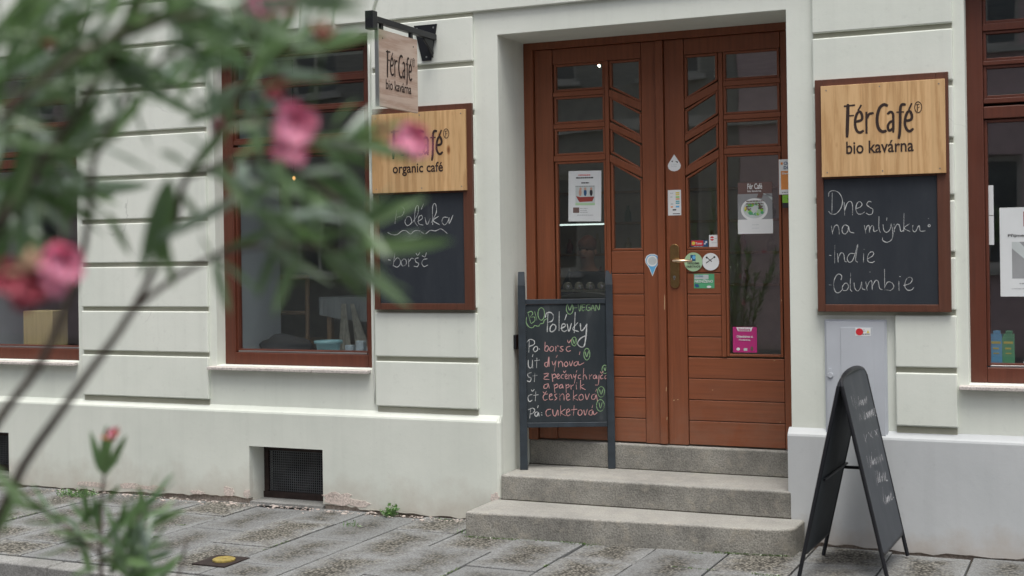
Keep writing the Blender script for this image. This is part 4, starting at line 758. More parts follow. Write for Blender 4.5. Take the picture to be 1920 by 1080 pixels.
# meter cabinet
MC = empty('meter_cabinet', (-1.28, .03, .62), 'pale grey metal meter cabinet set in the wall behind the pavement sign', 'cabinet')
q = MB(); q.box(-1.446, -1.111, .021, .0395, .615, 1.256); obj('cabinet_frame', q, GREYBOX, MC, bevel=.002)
q = MB(); q.box(-1.436, -1.121, .012, .0208, .625, 1.246); obj('cabinet_door', q, GREYBOX, MC, bevel=.002)
q = MB(); fn = wallf(0, 0, .012)
P_ = [(-1.357 + .02 - .02 * math.cos(t), 1.205 + .015 * math.sin(t)) for t in (0, .8, 1.57)]
q.prism(rectp(-1.357, -1.183, .66, 1.213), fn, 0, .003); obj('pressed_panel', q, GREYBOX, MC, bevel=.0028)
q = MB(); q.lathe([(.012, 0), (.016, .004), (.014, .007), (.004, .007)], (-1.415, .0115, .95), 20, axis='y'); q.prism(rectp(-1.423, -1.407, .966, .985), fn, 0, .006); obj('turn_lock', q, GREYBOX, MC, smooth=False)
STW = plain('sticker_white', (.80, .82, .82), .4, var=.03); RED = plain('sticker_red', (.62, .03, .04), .45, var=.05); YEL = plain('sticker_yellow', (.75, .62, .10), .5); BLK = plain('print_black', (.03, .03, .035), .6)
GRN = plain('sticker_green', (.10, .40, .20), .45, var=.05); LGR = plain('sticker_pale_green', (.42, .62, .38), .45, var=.04); BLU = plain('sticker_blue', (.14, .45, .75), .45, var=.04); NAV = plain('sticker_navy', (.03, .10, .22), .45); PNK = plain('sticker_magenta', (.50, .03, .20), .5, var=.05); ORG_ = plain('sticker_orange', (.78, .30, .08), .5, var=.05); GRY = plain('print_grey', (.30, .31, .32), .6); PAL = plain('print_pale', (.55, .60, .60), .6); TEAL = plain('print_teal', (.12, .42, .50), .5); BRN = plain('print_brown', (.16, .10, .09), .5); LIM = plain('sticker_lime', (.25, .55, .06), .5); SKN = plain('print_skin', (.55, .33, .25), .6); SHIP = plain('print_boat', (.30, .05, .04), .6); PAPER = plain('paper', (.72, .75, .76), .7, var=.03)
SM = [STW, RED, YEL, BLK, GRN, LGR, BLU, NAV, PNK, ORG_, GRY, PAL, TEAL, BRN, LIM, SKN, SHIP, PAPER]
IX = {m_.name: i for i, m_ in enumerate(SM)}
def sticker(name, label, cat, fn, base, items, org, texts=(), th=.0008):
    """base: (poly, material); items: list of (poly, material) printed on top; texts: (string,u0,u1,v,height,material)"""
    q = MB(); q.prism(base[0], fn, 0.0004, th, SM.index(base[1]))
    o = obj(name, q, SM, org=org); tag(o, label, cat)
    if items:
        q = MB()
        for i, (p, m_) in enumerate(items): q.prism(p, fn, th + .0001, th + .0004 + i * 3e-5, SM.index(m_))
        obj('print', q, SM, o, kind='stuff')
    for t, a, b, v, h, m_ in texts: text_mesh('lettering', t, fn, a, b, v, m_, o, w=th + .0022, bold=.02, height=h, kind='stuff')
    return o
def lines(u0, u1, vs, h, m_, rr=random.Random(4)):
    out = []
    for v in vs:
        a = u0
        while a < u1 - .003:
            w = min(u1 - a, rr.uniform(.006, .018)); out.append((rectp(a, a + w, v, v + h), m_)); a += w + .003
    return out
fn = wallf(-1.24, 1.19, .009)
sticker('warning_sticker', 'small white warning sticker with red disc on the grey meter cabinet', 'sticker', fn, (rectp(-.036, .046, -.022, .022), STW),
        lines(-.03, .018, (.010, .002), .003, GRY) + lines(-.03, .042, (-.014,), .004, BLK) + [([(.024, -.006), (.040, -.006), (.032, .010)], YEL), (circ(-.014, 0, .020, .019), RED)], (-1.24, .009, 1.19))
# stickers on the door
yD = .4598
def df(x, z, y=yD): return wallf(x, z, y)
drop = [(.0, .052)] + [(.0 + .041 * math.sin(t) * (1 if t < 2 else 1), -.012 - .041 * math.cos(t)) for t in [R(k) for k in range(70, -71, -14)]][::-1]
drop = [(0, .052)] + [(-.038, -.004), (-.042, -.018), (-.036, -.036), (-.020, -.048), (0, -.052), (.020, -.048), (.036, -.036), (.042, -.018), (.038, -.004)]
sticker('drop_sticker', 'white drop-shaped sticker high on the door post', 'sticker', df(-2.430, 2.187), (drop, STW), [([(-.02, .012), (-.012, .004), (-.006, .014)], BLK), ([(.006, .012), (.02, -.002), (.026, .006)], BLK)] + lines(-.02, .018, (-.014, -.024), .003, PAL), (-2.43, yD, 2.19))
sticker('pictogram_sticker', 'upright white sticker with small coloured pictograms above the door handle', 'sticker', df(-2.432, 1.943), (rectp(-.042, .042, -.078, .078), STW),
        lines(-.026, -.008, (.055, .032), .006, PAL) + [(rectp(.008, .032, z, z + .008), m_) for z, m_ in ((.056, YEL), (.044, YEL), (.030, LIM), (.018, ORG_), (.004, TEAL), (-.008, TEAL))] + [(rectp(.008, .030, -.030, -.020), BLU), (rectp(-.024, -.008, -.012, -.004), PAL), (rectp(-.024, -.010, -.030, -.022), ORG_), (rectp(-.012, .010, -.048, -.040), BLK), (rectp(-.012, .034, -.070, -.066), BLK)], (-2.43, yD, 1.94))
pin = [(0, -.072), (-.022, -.020), (-.044, .012), (-.047, .034), (-.036, .056), (-.014, .067), (.014, .067), (.036, .056), (.047, .034), (.044, .012), (.022, -.020)]
sticker('pin_sticker', 'blue map-pin shaped sticker on the left door leaf', 'sticker', df(-2.580, 1.563), (pin, STW), [([(a * .88, b * .90 + .002) for a, b in pin], BLU), (circ(0, .024, .036, .034), STW), (circ(0, .024, .026, .025), PAL)], (-2.58, yD, 1.56))
sticker('fairtrade_sticker', 'round pale green sticker right beside the brass handle', 'sticker', df(-2.318, 1.578), (circ(0, 0, .058), LGR),
        [(rectp(-.018, .014, .006, .043), NAV), (circ(.004, .028, .010, .012), BLU), ([(-.016, .010), (-.006, .010), (-.012, .026)], STW)], (-2.318, yD, 1.58), [('FANDÍME', -.036, .038, -.014, .012, BLK), ('FAIRTRADE', -.042, .044, -.034, .013, BLK)])
sticker('crossed_spoons_sticker', 'round white sticker with crossed black cutlery on the door', 'sticker', df(-2.210, 1.578), (circ(0, 0, .053), STW),
        [([(-.030, -.006), (-.027, -.010), (.024, .026), (.021, .029)], BLK), ([(-.024, .024), (-.020, .027), (.010, .002), (.006, -.001)], BLK), (circ(-.024, .026, .006), BLK), (circ(.024, .028, .006), BLK)], (-2.21, yD, 1.58))
sticker('green_banner_sticker', 'green rectangular sticker below the round ones on the door', 'sticker', df(-2.254, 1.462, YD + .0055), (rectp(-.064, .064, -.045, .043), GRN),
        [(rectp(-.060, .028, .010, .037), PAL), ([(-.05, -.04), (-.06, -.03), (-.056, -.018), (-.036, -.02), (-.03, -.038)], NAV), (circ(.030, -.036, .014, .007), STW)], (-2.254, YD, 1.46), [('NESNÍŽENO', -.058, .056, -.010, .016, STW), ('UVAŘÍME', -.056, -.004, .025, .009, TEAL)])
yG = YD + .0218
sticker('red_label_sticker', 'small red rectangular sticker in the lower corner of the narrow pane', 'sticker', df(-2.290, 1.690, yG), (rectp(-.048, .058, -.020, .020), NAV), [(rectp(-.046, .030, -.014, .018), RED), (circ(-.032, .002, .011, .011), YEL), (circ(.048, .008, .006), STW), (circ(.040, -.002, .005), STW)] + lines(-.03, .03, (-.019,), .003, PAL), (-2.29, yG, 1.69), [('Toner', -.018, .024, -.006, .014, STW)])
sticker('white_notice_sticker', 'small white sticker with red roundel in the narrow pane above the round stickers', 'sticker', df(-2.197, 1.703, yG), (rectp(-.027, .030, -.038, .038), STW), [(circ(-.008, .016, .012, .013), RED), (rectp(-.020, .004, .013, .018), STW)] + lines(.008, .024, (.014,), .004, PAL) + lines(-.012, .024, (-.012,), .004, PAL), (-2.197, yG, 1.70))
# posters behind the panes
fp = frame_on((-3.029, yG, 2.0025), (1, 0, -.02), (.02, 0, 1))
it = [(rectp(-.062, .070, -.052, .066), PAL), ([(-.058, .0), (-.044, -.026), (-.034, -.038), (.052, -.034), (.062, -.012), (.066, -.004), (-.030, -.006)], SHIP)]
it += [(circ(x, .022, .010, .022), m_) for x, m_ in ((-.030, SKN), (.004, NAV), (.044, BLK))] + [(circ(x, .046, .008, .009), SKN) for x in (-.028, .004, .044)] + [(rectp(-.062, .070, -.058, -.044), LGR)]
it += [(rectp(-.078, -.036, -.106, -.072), BRN)] + lines(-.03, .02, (-.080, -.092, -.104), .003, GRY) + lines(-.05, .06, (-.122,), .003, GRY) + lines(-.042, .040, (.130,), .006, RED) + lines(-.058, .060, (.112,), .008, BLK) + lines(-.022, .030, (.080,), .007, BLK) + lines(-.062, .064, (.058 + .002,), .004, GRY)
tag(sticker('poster', '', 'poster', fp, (rectp(-.110, .112, -.160, .160), PAPER), [i for i in it], (-3.03, yG, 2.0)), 'white paper poster with a red boat picture taped inside the left door pane', 'poster')
fp = df(-1.936, 1.90, yG)
it = [(rectp(-.107, .104, -.071, .083), GRY), (circ(-.006, -.012, .082, .068, 30), STW), (circ(-.006, -.010, .068, .055, 30), PAL)]
rr = random.Random(9)
for k in range(36):
    a = k / 36 * 6.28; r1 = rr.uniform(.030, .056); it.append((circ(-.006 + r1 * math.cos(a), -.008 + r1 * .8 * math.sin(a), rr.uniform(.006, .011), None, 6, rr.uniform(0, 3)), rr.choice([GRN, LIM, LGR, PAL, YEL, BRN])))
it += lines(-.055, .050, (.036, .020), .006, BRN) + lines(-.055, -.025, (.004, -.010), .006, BRN) + lines(.020, .052, (.004, -.010), .006, BRN) + [([(.040, .083), (.060, .083), (.104, .040), (.104, .060)], PAL), ([(.010, .060), (.020, .083), (.05, .083), (.04, .056)], BRN)]
it += [(rectp(-.107, .106, -.157, -.071), STW)] + lines(-.020, .020, (-.105, -.125), .003, PAL)
tag(sticker('poster', '', 'poster', fp, (rectp(-.105, .104, -.158, .152), BRN), it, (-1.936, yG, 1.9), [('Fér Café', -.046, .044, .112, .034, STW), ('bio kavárna', -.046, .038, .094, .012, STW)]), 'poster with a salad bowl photo hung in the right door pane', 'poster')
fp = df(-2.013, 1.105, yG)
sticker('magenta_sticker', 'square magenta delivery sticker at the bottom of the right door pane', 'sticker', fp, (rectp(-.072, .075, -.076, .078), PNK), [([(-.040, .052), (.040, .052), (.050, .076), (-.050, .076)], STW), (circ(-.040, -.056, .011, .009), STW), (rectp(-.006, .016, -.066, -.050), PAL), (circ(.044, -.052, .008, .014), BRN)], (-2.013, yG, 1.1),
        [('foodora', -.036, .036, .056, .016, PNK), ('Objednávat si.', -.048, .052, .014, .014, STW), ('Prodáváme.', -.034, .038, -.004, .010, STW)])
fp = df(-1.735, 2.075, .4372)
sticker('orange_notice', 'white and orange notice on the right door frame, half hidden by the wall', 'sticker', fp, (rectp(-.046, .060, -.104, .104), STW), [(rectp(-.034, .055, -.075, .035), ORG_), (rectp(-.034, -.022, .072, .086), ORG_)] + lines(-.03, .05, (-.095,), .006, GRY), (-1.735, .437, 2.07), [('Chcete', -.016, .052, .072, .018, NAV), ('Děti', -.016, .030, .046, .018, NAV), ('Slevy na', -.028, .05, .015, .012, STW)])
sticker('lime_sticker', 'small lime green sticker under the orange notice on the door frame', 'sticker', df(-1.728, 1.930, .4372), (rectp(-.034, .050, -.038, .038), BLK), [(rectp(-.034, .050, -.008, .038), LIM), ([(-.006, .022), (.004, -.002), (.016, .026), (.004, .012)], BLK)], (-1.73, .437, 1.93))
# right window: poster, leaflets
fp = wallf(-.4, 1.615, .1795)
sticker('poster_notice', 'white job notice hung inside the right window', 'poster', fp, (rectp(-.136, .15, -.238, .238), PAPER), [(rectp(-.076, .08, -.142, .054), GRY), ([(-.076, .054), (-.04, .054), (.03, -.02), (0, -.05), (-.076, .02)], PAL), (rectp(-.016, .05, .135, .215), SHIP)] + lines(-.04, .1, (-.172,), .006, GRY) + lines(-.08, .13, (-.197,), .002, GRY), (-.4, .18, 1.6), [('Přijmeme do týmu', -.095, .14, .082, .014, BLK)])
for z0, z1, t in ((1.815, 1.975, 'upper'), (1.655, 1.811, 'lower')):
    sticker('paper_strip', t + ' of two narrow white paper strips at the edge of the right window', 'paper', wallf(0, 0, .1795), (rectp(-.602, -.565, z0, z1), PAPER), [], (-.58, .18, z0))
for x, m_, nm in ((-.570, BLU, 'blue'), (-.507, GRN, 'green')):
    q = MB(); q.box(x - .034, x + .029, .30, .335, .936, 1.150); q.box(x - .030, x + .029, .30, .335, 1.150, 1.168); q.box(x - .016, x + .020, .30, .335, 1.168, 1.186)
    o = tag(obj('leaflet_box', q, m_, org=(x, .32, .936), bevel=.002), nm + ' carton of leaflets standing on the sill of the right window', 'box')
    q = MB(); q.box(x - .026, x + .022, .2985, .2998, 1.115, 1.128); q.box(x - .018, x + .012, .2985, .2998, 1.085, 1.094); q.box(x - .016, x + .014, .2985, .2998, 1.06, 1.066); obj('print', q, YEL, o)
q = MB(); q.poly([(-.46, .30, .937), (-.36, .30, .937), (-.33, .34, 1.06), (-.43, .36, 1.03)]); q.poly([(-.46, .302, .937), (-.43, .362, 1.03), (-.33, .342, 1.06), (-.36, .302, .937)]); tag(obj('folded_paper', q, PAPER, org=(-.4, .32, .937)), 'folded white paper beside the leaflet cartons', 'paper')

# ------------------------------------------------------------------ things inside, seen through the glass
POT = plain('pot_teal', (.22, .42, .47), .4, var=.06)
q = MB(); q.lathe([(.070, 0), (.084, .105), (.098, .107), (.100, .128), (.090, .128), (.086, .112)], (-4.925, .46, .936), 28); tag(obj('flower_pot', q, POT, org=(-4.925, .46, .936), smooth=True), 'pale teal flower pot on the sill inside the middle window', 'flower pot')
q = MB(); BAG = plain('bag_black', (.016, .017, .020), .8, var=.3, bump=.4, bscale=30)
for k in range(7):
    for_r = [.0, .06, .10, .14, .11, .06, .0]
def blob(name, c, r3, mat, label, cat, seed, amp=.18, parent=None):
    me = bpy.data.meshes.new(name); bm = bmesh.new(); bmesh.ops.create_icosphere(bm, subdivisions=3, radius=1); rr = random.Random(seed); ph = [rr.uniform(0, 6) for _ in range(6)]
    for v in bm.verts:
        x, y, z = v.co; k = 1 + amp * (math.sin(3 * x + ph[0]) * math.sin(2.6 * y + ph[1]) + .5 * math.sin(6 * z + ph[2] + 3 * x)); v.co = Vector((x * r3[0] * k, y * r3[1] * k, max(-.6, z) * r3[2] * k))
    bm.to_mesh(me); bm.free(); me.materials.append(mat)
    for p in me.polygons: p.use_smooth = True
    ob = bpy.data.objects.new(name, me); COL.objects.link(ob); base = ORG[parent.name] if parent else Vector((0, 0, 0)); ob.location = Vector(c) - base; ORG[ob.name] = Vector(c)
    if parent: ob.parent = parent
    return tag(ob, label, cat)
blob('bag', (-5.33, .52, .995), (.20, .13, .10), BAG, 'soft black bag lying on the sill inside the middle window', 'bag', 3)
LW = woodpaint('easel_wood', (.30, .19, .10), .6)
# wooden chair behind the middle window
CH = empty('wooden_chair', (-5.75, 1.25, .45), 'light wooden chair seen through the middle window', 'chair')
for nm, a, c, r_ in (('leg', (-5.95, 1.10, .45), (-5.93, 1.12, 1.50), .018), ('leg', (-5.48, 1.05, .45), (-5.50, 1.10, 1.50), .018), ('leg', (-5.92, 1.5, .45), (-5.90, 1.48, .98), .018), ('leg', (-5.45, 1.5, .45), (-5.47, 1.48, .98), .018), ('back_rail', (-5.93, 1.12, 1.49), (-5.50, 1.10, 1.49), .020), ('back_rail', (-5.93, 1.12, 1.22), (-5.50, 1.10, 1.22), .016), ('stretcher', (-5.93, 1.12, .72), (-5.49, 1.08, .72), .012)):
    q = MB(); q.tube([a, c], r_, 8); obj(nm, q, LW, CH, smooth=True)
q = MB(); q.box(-5.96, -5.44, 1.06, 1.52, .98, 1.01); obj('seat', q, LW, CH, bevel=.006)
# table with cloth
CL = plain('cloth_grey', (.33, .36, .36), .85, var=.08, bump=.3)
TB = empty('cafe_table', (-4.95, 1.25, .45), 'cafe table inside the middle window', 'table')
q = MB(); q.box(-5.28, -4.62, .95, 1.6, 1.31, 1.34); obj('tabletop', q, LW, TB)
for x, y in ((-5.24, 1.0), (-4.66, 1.0), (-5.24, 1.56), (-4.66, 1.56)): q = MB(); q.box(x - .02, x + .02, y - .02, y + .02, .45, 1.31); obj('leg', q, LW, TB)
q = MB(); n = 26
def drape(t): return (-5.30 + .70 * t, .945 + .012 * math.sin(t * 21), 1.215 - .035 * math.sin(t * 3.0) - .02 * t)
for i in range(n):
    a, c = i / n, (i + 1) / n; A, Cc = drape(a), drape(c)
    q.poly([A, Cc, (Cc[0], .94, 1.345), (A[0], .94, 1.345)])
q.poly([(-5.30, .94, 1.345), (-4.60, .94, 1.345), (-4.60, 1.62, 1.345), (-5.30, 1.62, 1.345)])
tag(obj('table_cloth', q, CL, org=(-4.95, 1.25, 1.34)), 'grey cloth hanging over the cafe table inside the middle window', 'tablecloth')
q = MB(); q.lathe([(.012, 0), (.02, .012), (.008, .025), (.010, .05), (.004, .07)], (-4.92, 1.05, 1.346), 14); tag(obj('salt_shaker', q, PAPER, org=(-4.92, 1.05, 1.346), smooth=True), 'small white shaker on the cloth-covered table', 'shaker')
SCF = plain('scarf_cream', (.42, .41, .35), .9, var=.2, scale=30, bump=.5, bscale=60)
q = MB()
for c0, top, bot, lean in ((-5.055, .035, .10, .02), (-4.985, .03, .13, .11)):
    nu, nv = 16, 8; k0 = len(q.v)
    for j in range(nv + 1):
        for i in range(nu + 1):
            u, v = i / nu, j / nv; w_ = top + (bot - top) * v ** 1.3; q.v.append((c0 + lean * v + (u - .5) * w_, .885 + .014 * math.sin(u * 17 + c0 * 9) * (.4 + v) - .02 * v, 1.30 - .355 * v))
    for j in range(nv):
        for i in range(nu): a0 = k0 + j * (nu + 1) + i; q.f.append([a0, a0 + 1, a0 + nu + 2, a0 + nu + 1]); q.m.append(0)
tag(obj('scarf', q, SCF, org=(-5.0, .9, 1.27), smooth=True), 'cream cloth hanging down beside the teal pot', 'cloth')
# bright packaging with diagonal stripes on the sill
STR = plain('bag_pale_blue', (.38, .45, .50), .45, var=.25, scale=40)
q = MB()
for k, (x, z) in enumerate(((-4.80, 1.03), (-4.72, 1.06), (-4.64, 1.02), (-4.56, 1.05))): q.box(x - .032, x + .032, .52 + k * .01, .56 + k * .01, .936, z)
tag(obj('packets', q, STR, org=(-4.68, .54, .936), bevel=.006), 'row of pale packets in the right corner of the middle window sill', 'packet')
# left window: plywood box and small plant
PLY = woodpaint('plywood', (.50, .39, .19), .6)
q = MB(); q.box(-7.52, -7.232, .30, .46, .936, 1.265); tag(obj('wooden_box', q, PLY, org=(-7.37, .38, .936), bevel=.004), 'yellow plywood box standing in the left window', 'box')
# counter, machine, cups, person behind the left door pane
CT = empty('bar_counter', (-3.7, 1.75, .45), 'dark bar counter behind the left door pane', 'counter')
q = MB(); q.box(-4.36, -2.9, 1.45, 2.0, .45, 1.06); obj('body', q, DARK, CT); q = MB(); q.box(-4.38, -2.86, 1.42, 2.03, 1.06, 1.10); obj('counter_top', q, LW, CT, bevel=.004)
CHR_ = plain('chrome', (.62, .64, .66), .16, metal=1, var=.05)
EM = empty('espresso_machine', (-3.43, 1.7, 1.10), 'grey espresso machine with curved top on the bar counter', 'coffee machine')
q = MB(); n = 14; prof = [(-3.72 + .58 * i / n, 1.305 + .055 * math.sin(math.pi * i / n)) for i in range(n + 1)]
q.prism([(-3.72, 1.10)] + [(-3.14, 1.10)] + prof[::-1], wallf(0, 0, 1.52), -.42, 0); obj('body', q, plain('machine_grey', (.20, .22, .24), .35, metal=.6), EM, bevel=.006)
q = MB(); q.box(-3.70, -3.16, 1.60, 1.92, 1.362, 1.372); obj('cup_tray', q, CHR_, EM)
for k in range(5):
    q = MB(); q.lathe([(.030, 0), (.034, .012), (.032, .035), (.020, .052), (.004, .056)], (0, 0, 0), 16)
    if k == 0: me_ = q.mesh('metal_cup', CHR_, smooth=True); fix(me_)
    nm = ['first', 'second', 'third', 'fourth', 'fifth'][k]
    inst('metal_cup', me_, (-3.63 + k * .088, 1.68, 1.3725), label='shiny upturned metal cup, %s from the left on the espresso machine' % nm, cat='cup', group='cups on the espresso machine')
q = MB(); q.box(-4.24, -3.79, 2.96, 3.02, 1.872, 1.883); tag(obj('tube_lamp', q, emis('tube_glow', (.80, .95, .90), .9), org=(-3.3, 3, 1.86)), 'long thin white light tube seen through the left door pane', 'lamp')
q = MB(); q.box(-6.3, -2.2, 6.9, 7.3, .45, 2.9)
BS = obj('back_shelves', q, RWD, org=(-4.2, 7.1, .45)); tag(BS, 'dim shelf unit against the far wall of the room', 'shelves')
for z in (1.25, 1.6, 1.95, 2.3): q = MB(); q.box(-6.28, -2.22, 6.84, 6.90, z, z + .03); obj('shelf', q, LW, BS)
rr = random.Random(21); BC = [plain('bottle_%d' % i, c, .3) for i, c in enumerate(((.35, .30, .18), (.10, .16, .10), (.42, .40, .36), (.25, .06, .04)))]
jar = []
for i, m_ in enumerate(BC): q = MB(); q.lathe([(.04, 0), (.042, .12), (.018, .17), (.016, .22)], (0, 0, 0), 10); me_ = q.mesh('bottle', m_, smooth=True); fix(me_); jar.append(me_)
for z in (1.28, 1.63, 1.98):
    for k in range(11):
        inst('bottle', rr.choice(jar), (-6.0 + k * .34 + rr.uniform(-.05, .05), 6.87 - .0, z), scale=(1, 1, rr.uniform(.7, 1.1)), parent=None, label='small bottle or jar on the %s of the dim back shelves' % {1.28: 'lowest', 1.63: 'middle', 1.98: 'top'}[z], cat='bottle', group='bottles on the back shelves')
LMP = emis('lamp_glow', (1.0, .50, .16), 2.2)
q = MB(); q.lathe([(.004, 0), (.012, .010), (.013, .024), (.005, .036)], (-6.13, 1.9, 2.27), 14)
PD = tag(obj('pendant_lamp', q, LMP, org=(-6.13, 1.9, 2.26), smooth=True), 'tiny warm pendant bulb glowing inside the middle window', 'lamp')
q = MB(); q.tube([(-6.13, 1.9, 2.34), (-6.13, 1.9, 3.6)], .004, 6); obj('cord', q, IRON, PD)
q = MB(); q.lathe([(.002, 0), (.005, .004), (.005, .010), (.002, .012)], (-3.845, 3.0, 3.185), 10); SPL = tag(obj('fill_spot', q, emis('spot_glow', (1.0, .90, .75), 6000.0), org=(-3.845, 3, 3.185), smooth=True), 'tiny bright ceiling spot added at a glint in the top left door pane', 'lamp')  # lamp added at a pane glint and boosted to light the person
q = MB(); q.tube([(-3.845, 3.0, 3.208), (-3.845, 3.0, 3.6)], .006, 8); obj('lamp_rod', q, IRON, SPL)
# person sitting at the far side of the counter
SHIRT = plain('shirt_navy', (.018, .028, .055), .8, var=.15, bump=.2, bscale=40); SK = plain('skin', (.46, .25, .19), .55, var=.06); HAIR = plain('hair_reddish', (.17, .055, .035), .6, var=.3, scale=40, bump=.5, bscale=120); TRO = plain('trousers_dark', (.03, .03, .035), .8)
def skinned(name, pts, edges, rad, mat, parent=None, sub=2, org=(0, 0, 0)):
    me = bpy.data.meshes.new(name); o_ = Vector(org); me.from_pydata([tuple(Vector(p) - o_) for p in pts], edges, []); ob = bpy.data.objects.new(name, me); COL.objects.link(ob)
    base = ORG[parent.name] if parent else Vector((0, 0, 0)); ob.location = o_ - base; ORG[ob.name] = o_
    if parent: ob.parent = parent
    md = ob.modifiers.new('skin', 'SKIN')
    for v, r_ in zip(me.skin_vertices[0].data, rad): v.radius = r_ if isinstance(r_, tuple) else (r_, r_)
    me.skin_vertices[0].data[0].use_root = True
    md.use_smooth_shade = True; s2 = ob.modifiers.new('sub', 'SUBSURF'); s2.levels = sub; s2.render_levels = sub; me.materials.append(mat); return ob
PX, PY, PZ = -4.33, 4.0, .45
q = MB(); q.box(PX - .22, PX + .22, PY - .18, PY + .24, PZ + .42, PZ + .46); sto = tag(obj('stool', q, LW, org=(PX, PY, PZ), bevel=.01), 'wooden stool under the person in the dim room', 'stool')
for sx in (-.18, .18):
    for sy in (-.14, .20): q = MB(); q.box(PX + sx - .018, PX + sx + .018, PY + sy - .018, PY + sy + .018, PZ, PZ + .42); obj('leg', q, LW, sto)
P = lambda x, y, z: (PX + x, PY + y, PZ + z)
pts = [P(0, .05, .56), P(0, .04, .74), P(0, 0, .92), P(0, -.03, 1.02), P(0, -.05, 1.09), P(0, -.07, 1.17), P(0, -.08, 1.25),
       P(.17, -.02, .97), P(.24, -.10, .74), P(.12, -.32, .70), P(-.17, -.02, .97), P(-.24, -.10, .74), P(-.12, -.32, .70),
       P(.10, -.02, .53), P(.14, -.42, .52), P(.14, -.40, .10), P(.14, -.52, .04), P(-.10, -.02, .53), P(-.14, -.42, .52), P(-.14, -.40, .10), P(-.14, -.52, .04)]
ed = [(0, 1), (1, 2), (2, 3), (3, 4), (4, 5), (5, 6), (2, 7), (7, 8), (8, 9), (2, 10), (10, 11), (11, 12), (0, 13), (13, 14), (14, 15), (15, 16), (0, 17), (17, 18), (18, 19), (19, 20)]
rd = [(.15, .12), (.14, .11), (.16, .11), (.09, .08), .052, (.078, .092), (.07, .085), .065, .048, .035, .065, .048, .035, .085, .065, .045, .04, .085, .065, .045, .04]
PR = skinned('person', pts, ed, rd, SK, org=(PX, PY, PZ)); tag(PR, 'person with reddish hair and dark navy shirt sitting bent forward behind the door glass', 'person')
skinned('shirt', pts[:4] + [pts[7], pts[8], P(.2, -.2, .72), pts[10], pts[11], P(-.2, -.2, .72)], [(0, 1), (1, 2), (2, 3), (2, 4), (4, 5), (5, 6), (2, 7), (7, 8), (8, 9)], [(.165, .135), (.16, .125), (.175, .125), (.085, .085), .078, .060, .05, .078, .060, .05], SHIRT, PR, org=(PX, PY, PZ))
skinned('trousers', [pts[0], pts[13], pts[14], pts[15], pts[17], pts[18], pts[19]], [(0, 1), (1, 2), (2, 3), (0, 4), (4, 5), (5, 6)], [(.16, .13), .10, .078, .06, .10, .078, .06], TRO, PR, org=(PX, PY, PZ))
h = blob('hair', P(0, -.055, 1.262), (.088, .102, .085), HAIR, None, None, 4, .08, PR)
for nm, c, r3, m_ in (('nose', P(0, -.172, 1.185), (.014, .016, .022), SK), ('ear', P(.082, -.07, 1.19), (.012, .02, .03), SK), ('ear', P(-.082, -.07, 1.19), (.012, .02, .03), SK), ('eye', P(.032, -.158, 1.215), (.012, .008, .008), DARK), ('eye', P(-.032, -.158, 1.215), (.012, .008, .008), DARK), ('mouth', P(0, -.158, 1.145), (.024, .006, .006), SHIP)): blob(nm, c, r3, m_, None, None, 1, .0, PR)
for s in (1, -1):
    for k in range(5):
        bx_ = s * (.12 + (-.028 + k * .014) * s); L = (.05, .07, .075, .07, .055)[k]
        if k == 0: skinned('finger', [P(s * .145, -.33, .70), P(s * .12 + s * .045, -.36, .695), P(s * .155, -.385, .685)], [(0, 1), (1, 2)], [.012, .011, .008], SK, PR, 1, (PX, PY, PZ))
        else: skinned('finger', [P(s * .12 + (k - 2.5) * .018, -.34, .70), P(s * .12 + (k - 2.5) * .021, -.34 - L * .6, .695), P(s * .12 + (k - 2.5) * .021, -.34 - L, .675)], [(0, 1), (1, 2)], [.011, .010, .008], SK, PR, 1, (PX, PY, PZ))

# ------------------------------------------------------------------ street details
CAPY = plain('cap_yellow', (.30, .23, .06), .5, var=.3, scale=60, bump=.3)
q = MB(); q.prism(rectp(-.11, .10, -.12, .11), lambda u, v, w: Vector((-4.41 + u, -1.475 + v, w)), .001, .0075); VB = tag(obj('valve_cover', q, VENTI, org=(-4.41, -1.475, 0)), 'round yellow valve cover with dark surround set in the pavement', 'valve cover')
q = MB(); q.lathe([(.062, .008), (.062, .016), (.052, .020), (.044, .017), (.010, .017), (.008, .021)], (-4.40, -1.475, 0), 28); obj('cap', q, CAPY, VB, smooth=False)
WEED = leafmat('weed_leaf', (.07, .17, .03), (.12, .26, .06), (.10, .18, .07))
def weed(c, n, h, sp, label, seed, flat=False):
    rr = random.Random(seed); q = MB()
    for k in range(n):
        a = rr.uniform(0, 6.28); tilt = rr.uniform(.2, 1.1 if not flat else 1.5); L = h * rr.uniform(.5, 1.1); bx_, by_ = rr.uniform(-sp, sp), rr.uniform(-sp * .5, sp * .5)
        d = Vector((math.cos(a) * math.sin(tilt), math.sin(a) * math.sin(tilt), math.cos(tilt))); sd_ = d.orthogonal().normalized(); p = Vector(c) + Vector((bx_, by_, 0))
        w = L * rr.uniform(.10, .22)
        for j in range(3):
            t = .35 + .3 * j; o_ = p + d * L * t; e_ = (d + sd_ * (1 if j % 2 else -1) * .8).normalized() * L * .35; s_ = e_.cross(Vector((rr.uniform(-1, 1), rr.uniform(-1, 1), 1))).normalized() * w
            q.poly([o_, o_ + e_ * .5 + s_, o_ + e_, o_ + e_ * .5 - s_])
        q.poly([p - sd_ * .0015, p + sd_ * .0015, p + d * L + sd_ * .0008, p + d * L - sd_ * .0008])
    return tag(obj('weed', q, WEED, org=c), label, 'weed')
weed((-4.17, -.07, 0), 38, .068, .036, 'bright green tuft of weed at the foot of the plinth left of the steps', 1)
weed((-6.62, -.17, 0), 90, .045, .14, 'low spreading green weed at the far left of the plinth foot', 2, True)
weed((-4.22, -.42, 0), 14, .03, .06, 'tiny green weed in a slab joint below the bright tuft', 3, True)
